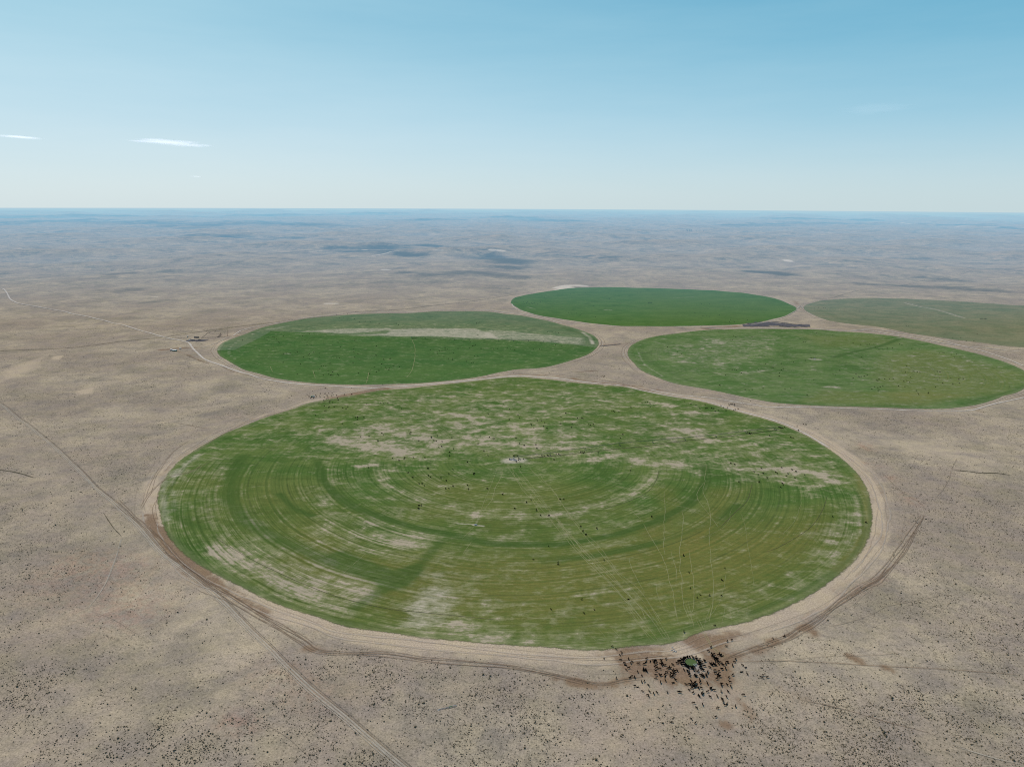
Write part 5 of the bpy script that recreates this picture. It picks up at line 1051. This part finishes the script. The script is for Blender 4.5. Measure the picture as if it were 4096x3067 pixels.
def cloud(cxp, cyp, wpx, hpx, label, dens_=.8, tilt=0.0):
    D = 60000.0
    v = RM.to_3x3() @ Vector(((cxp - 2048) / FPX, -(cyp - 1533.5) / FPX, -1)); v *= D / math.hypot(v.x, v.y)
    c0 = Vector((v.x, v.y, CAM_H + v.z)); ux = Vector((v.y, -v.x, 0)).normalized(); sc = D / FPX * 1.04
    m = MB(); n1, n2 = 36, 8
    for j in range(n2 + 1):
        for i in range(n1 + 1):
            s, t = i / n1 * 2 - 1, j / n2 * 2 - 1
            p = c0 + ux * (s * wpx * sc / 2) + Vector((0, 0, t * hpx * sc / 2 - s * tilt * wpx * sc / 2)) + Vector((v.x, v.y, 0)).normalized() * (t * 900)
            m.V.append(tuple(p))
    for j in range(n2):
        for i in range(n1): a = j * (n1 + 1) + i; m.F.append([a, a + 1, a + n1 + 2, a + n1 + 1])
    k = NT("thin_cloud"); e, t_, sd, _ = k.at("ca"); g = k.n('ShaderNodeNewGeometry').outputs['Position']
    mp = k.n('ShaderNodeMapping'); k.put(mp.inputs[0], g); mp.inputs['Scale'].default_value = (1 / 3500, 1 / 3500, 1 / 330)
    nz = k.noise(mp.outputs[0], 1.0, 6, .7, .6)
    al = k.math('MULTIPLY', k.ramp(k.math('ADD', e, k.math('MULTIPLY_ADD', nz, 1.3, c=-.75)), .12, .8), dens_)
    b1 = k.n('ShaderNodeBsdfDiffuse'); b2 = k.n('ShaderNodeBsdfTranslucent'); b1.inputs[0].default_value = b2.inputs[0].default_value = (.95, .95, .95, 1)
    ad = k.n('ShaderNodeAddShader'); k.t.links.new(b1.outputs[0], ad.inputs[0]); k.t.links.new(b2.outputs[0], ad.inputs[1])
    me = bpy.data.meshes.new("cloud"); me.from_pydata(m.V, [], m.F); me.materials.append(k.end(k.alpha(ad.outputs[0], al))); o = bpy.data.objects.new("cloud", me); C.objects.link(o)
    A = []
    for j in range(n2 + 1):
        for i in range(n1 + 1):
            s, t = i / n1 * 2 - 1, j / n2 * 2 - 1; A.append((max(0, 1 - math.sqrt(s * s + t * t)), t, 0, 1))
    attr(o, "ca", A); tag(o, label, "cloud", "thin clouds low in the left sky", 'thing')
cloud(690, 572, 360, 34, "larger white streak of cloud low in the left sky", 1.0, .035)
cloud(75, 548, 200, 18, "small white streak of cloud at the left frame edge", .8, .03)
cloud(785, 706, 50, 5, "faint speck of cloud below the larger streak", .6)
cloud(3490, 436, 330, 60, "very faint veil of cloud in the right sky", .06)

SUN_EL, SUN_AZ = 50, -38          # azimuth clockwise from +Y
w = bpy.data.worlds.new("World"); S.world = w; w.use_nodes = True
nt = w.node_tree; bg = nt.nodes['Background']
sk = nt.nodes.new('ShaderNodeTexSky'); sk.sky_type = 'NISHITA'; sk.sun_disc = False; sk.sun_elevation = rad(SUN_EL); sk.sun_rotation = rad(SUN_AZ)
sk.altitude = 1200; sk.air_density = 1.0; sk.dust_density = 1.6; sk.ozone_density = 1.0
def wn(t, **kw):
    n = nt.nodes.new(t)
    for a, b in kw.items(): setattr(n, a, b)
    return n
tc = wn('ShaderNodeTexCoord'); sp = wn('ShaderNodeSeparateXYZ'); nt.links.new(tc.outputs['Generated'], sp.inputs[0])
def cr(stops):
    r = wn('ShaderNodeValToRGB'); r.color_ramp.interpolation = 'B_SPLINE'; el = r.color_ramp.elements
    el[0].position, el[0].color = stops[0][0], (*stops[0][1], 1); el[1].position, el[1].color = stops[-1][0], (*stops[-1][1], 1)
    for p_, c_ in stops[1:-1]: q_ = el.new(p_); q_.color = (*c_, 1)
    nt.links.new(sp.outputs[2], r.inputs[0]); return r.outputs[0]
gl = cr([(0, (.63, .765, .82)), (.05, (.62, .77, .84)), (.11, (.55, .75, .84)), (.2, (.42, .69, .79)), (.3, (.32, .62, .75)), (.55, (.12, .34, .62)), (1, (.05, .2, .46))])
gr = cr([(0, (.60, .74, .78)), (.05, (.50, .70, .79)), (.11, (.33, .62, .77)), (.2, (.16, .48, .66)), (.3, (.10, .40, .60)), (.55, (.06, .25, .5)), (1, (.04, .17, .42))])
az = wn('ShaderNodeVectorMath', operation='DOT_PRODUCT'); nt.links.new(tc.outputs['Generated'], az.inputs[0]); az.inputs[1].default_value = (1, 0, 0)
mr = wn('ShaderNodeMapRange', interpolation_type='SMOOTHSTEP'); nt.links.new(az.outputs['Value'], mr.inputs[0]); mr.inputs[1].default_value = -.85; mr.inputs[2].default_value = .75
mpn = wn('ShaderNodeMapping'); nt.links.new(tc.outputs['Generated'], mpn.inputs[0]); mpn.inputs['Scale'].default_value = (2.2, 2.2, 17); mpn.inputs['Rotation'].default_value = (0, rad(4), 0)
nzs = wn('ShaderNodeTexNoise'); nt.links.new(mpn.outputs[0], nzs.inputs['Vector']); nzs.inputs['Scale'].default_value = 1.0; nzs.inputs['Detail'].default_value = 5; nzs.inputs['Roughness'].default_value = .6
mrn = wn('ShaderNodeMapRange'); nt.links.new(nzs.outputs[0], mrn.inputs[0]); mrn.inputs[1].default_value = .3; mrn.inputs[2].default_value = .7; mrn.inputs[3].default_value = .12; mrn.inputs[4].default_value = -.12
adn = wn('ShaderNodeMath', operation='ADD'); nt.links.new(mr.outputs[0], adn.inputs[0]); nt.links.new(mrn.outputs[0], adn.inputs[1]); adn.use_clamp = True
mx1 = wn('ShaderNodeMix', data_type='RGBA'); nt.links.new(adn.outputs[0], mx1.inputs[0]); nt.links.new(gl, mx1.inputs[6]); nt.links.new(gr, mx1.inputs[7])
sc_ = wn('ShaderNodeVectorMath', operation='SCALE'); nt.links.new(mx1.outputs[2], sc_.inputs[0]); sc_.inputs['Scale'].default_value = 10
mx2 = wn('ShaderNodeMix', data_type='RGBA'); mx2.inputs[0].default_value = .85; nt.links.new(sk.outputs[0], mx2.inputs[6]); nt.links.new(sc_.outputs[0], mx2.inputs[7])
nt.links.new(mx2.outputs[2], bg.inputs[0]); bg.inputs[1].default_value = .1
sl = bpy.data.lights.new("sun", 'SUN'); sl.energy = 3.4; sl.angle = rad(.53); sl.color = (1, .95, .87)
so = bpy.data.objects.new("sun", sl); C.objects.link(so)
e_, a_ = rad(SUN_EL), rad(SUN_AZ); d_ = Vector((math.sin(a_) * math.cos(e_), math.cos(a_) * math.cos(e_), math.sin(e_)))
so.rotation_euler = (-d_).to_track_quat('-Z', 'Y').to_euler()

S.view_settings.view_transform = 'Standard'; S.view_settings.look = 'None'; S.view_settings.exposure = 0; S.view_settings.gamma = 1
S.render.engine = 'CYCLES'
cy_ = S.cycles; cy_.max_bounces = 5; cy_.diffuse_bounces = 2; cy_.transparent_max_bounces = 24; cy_.volume_bounces = 0; cy_.use_denoising = False; cy_.filter_width = 1.1
S.render.filter_size = 1.5 if hasattr(S.render, 'filter_size') else 1.5
S.render.resolution_x = 1024; S.render.resolution_y = 766
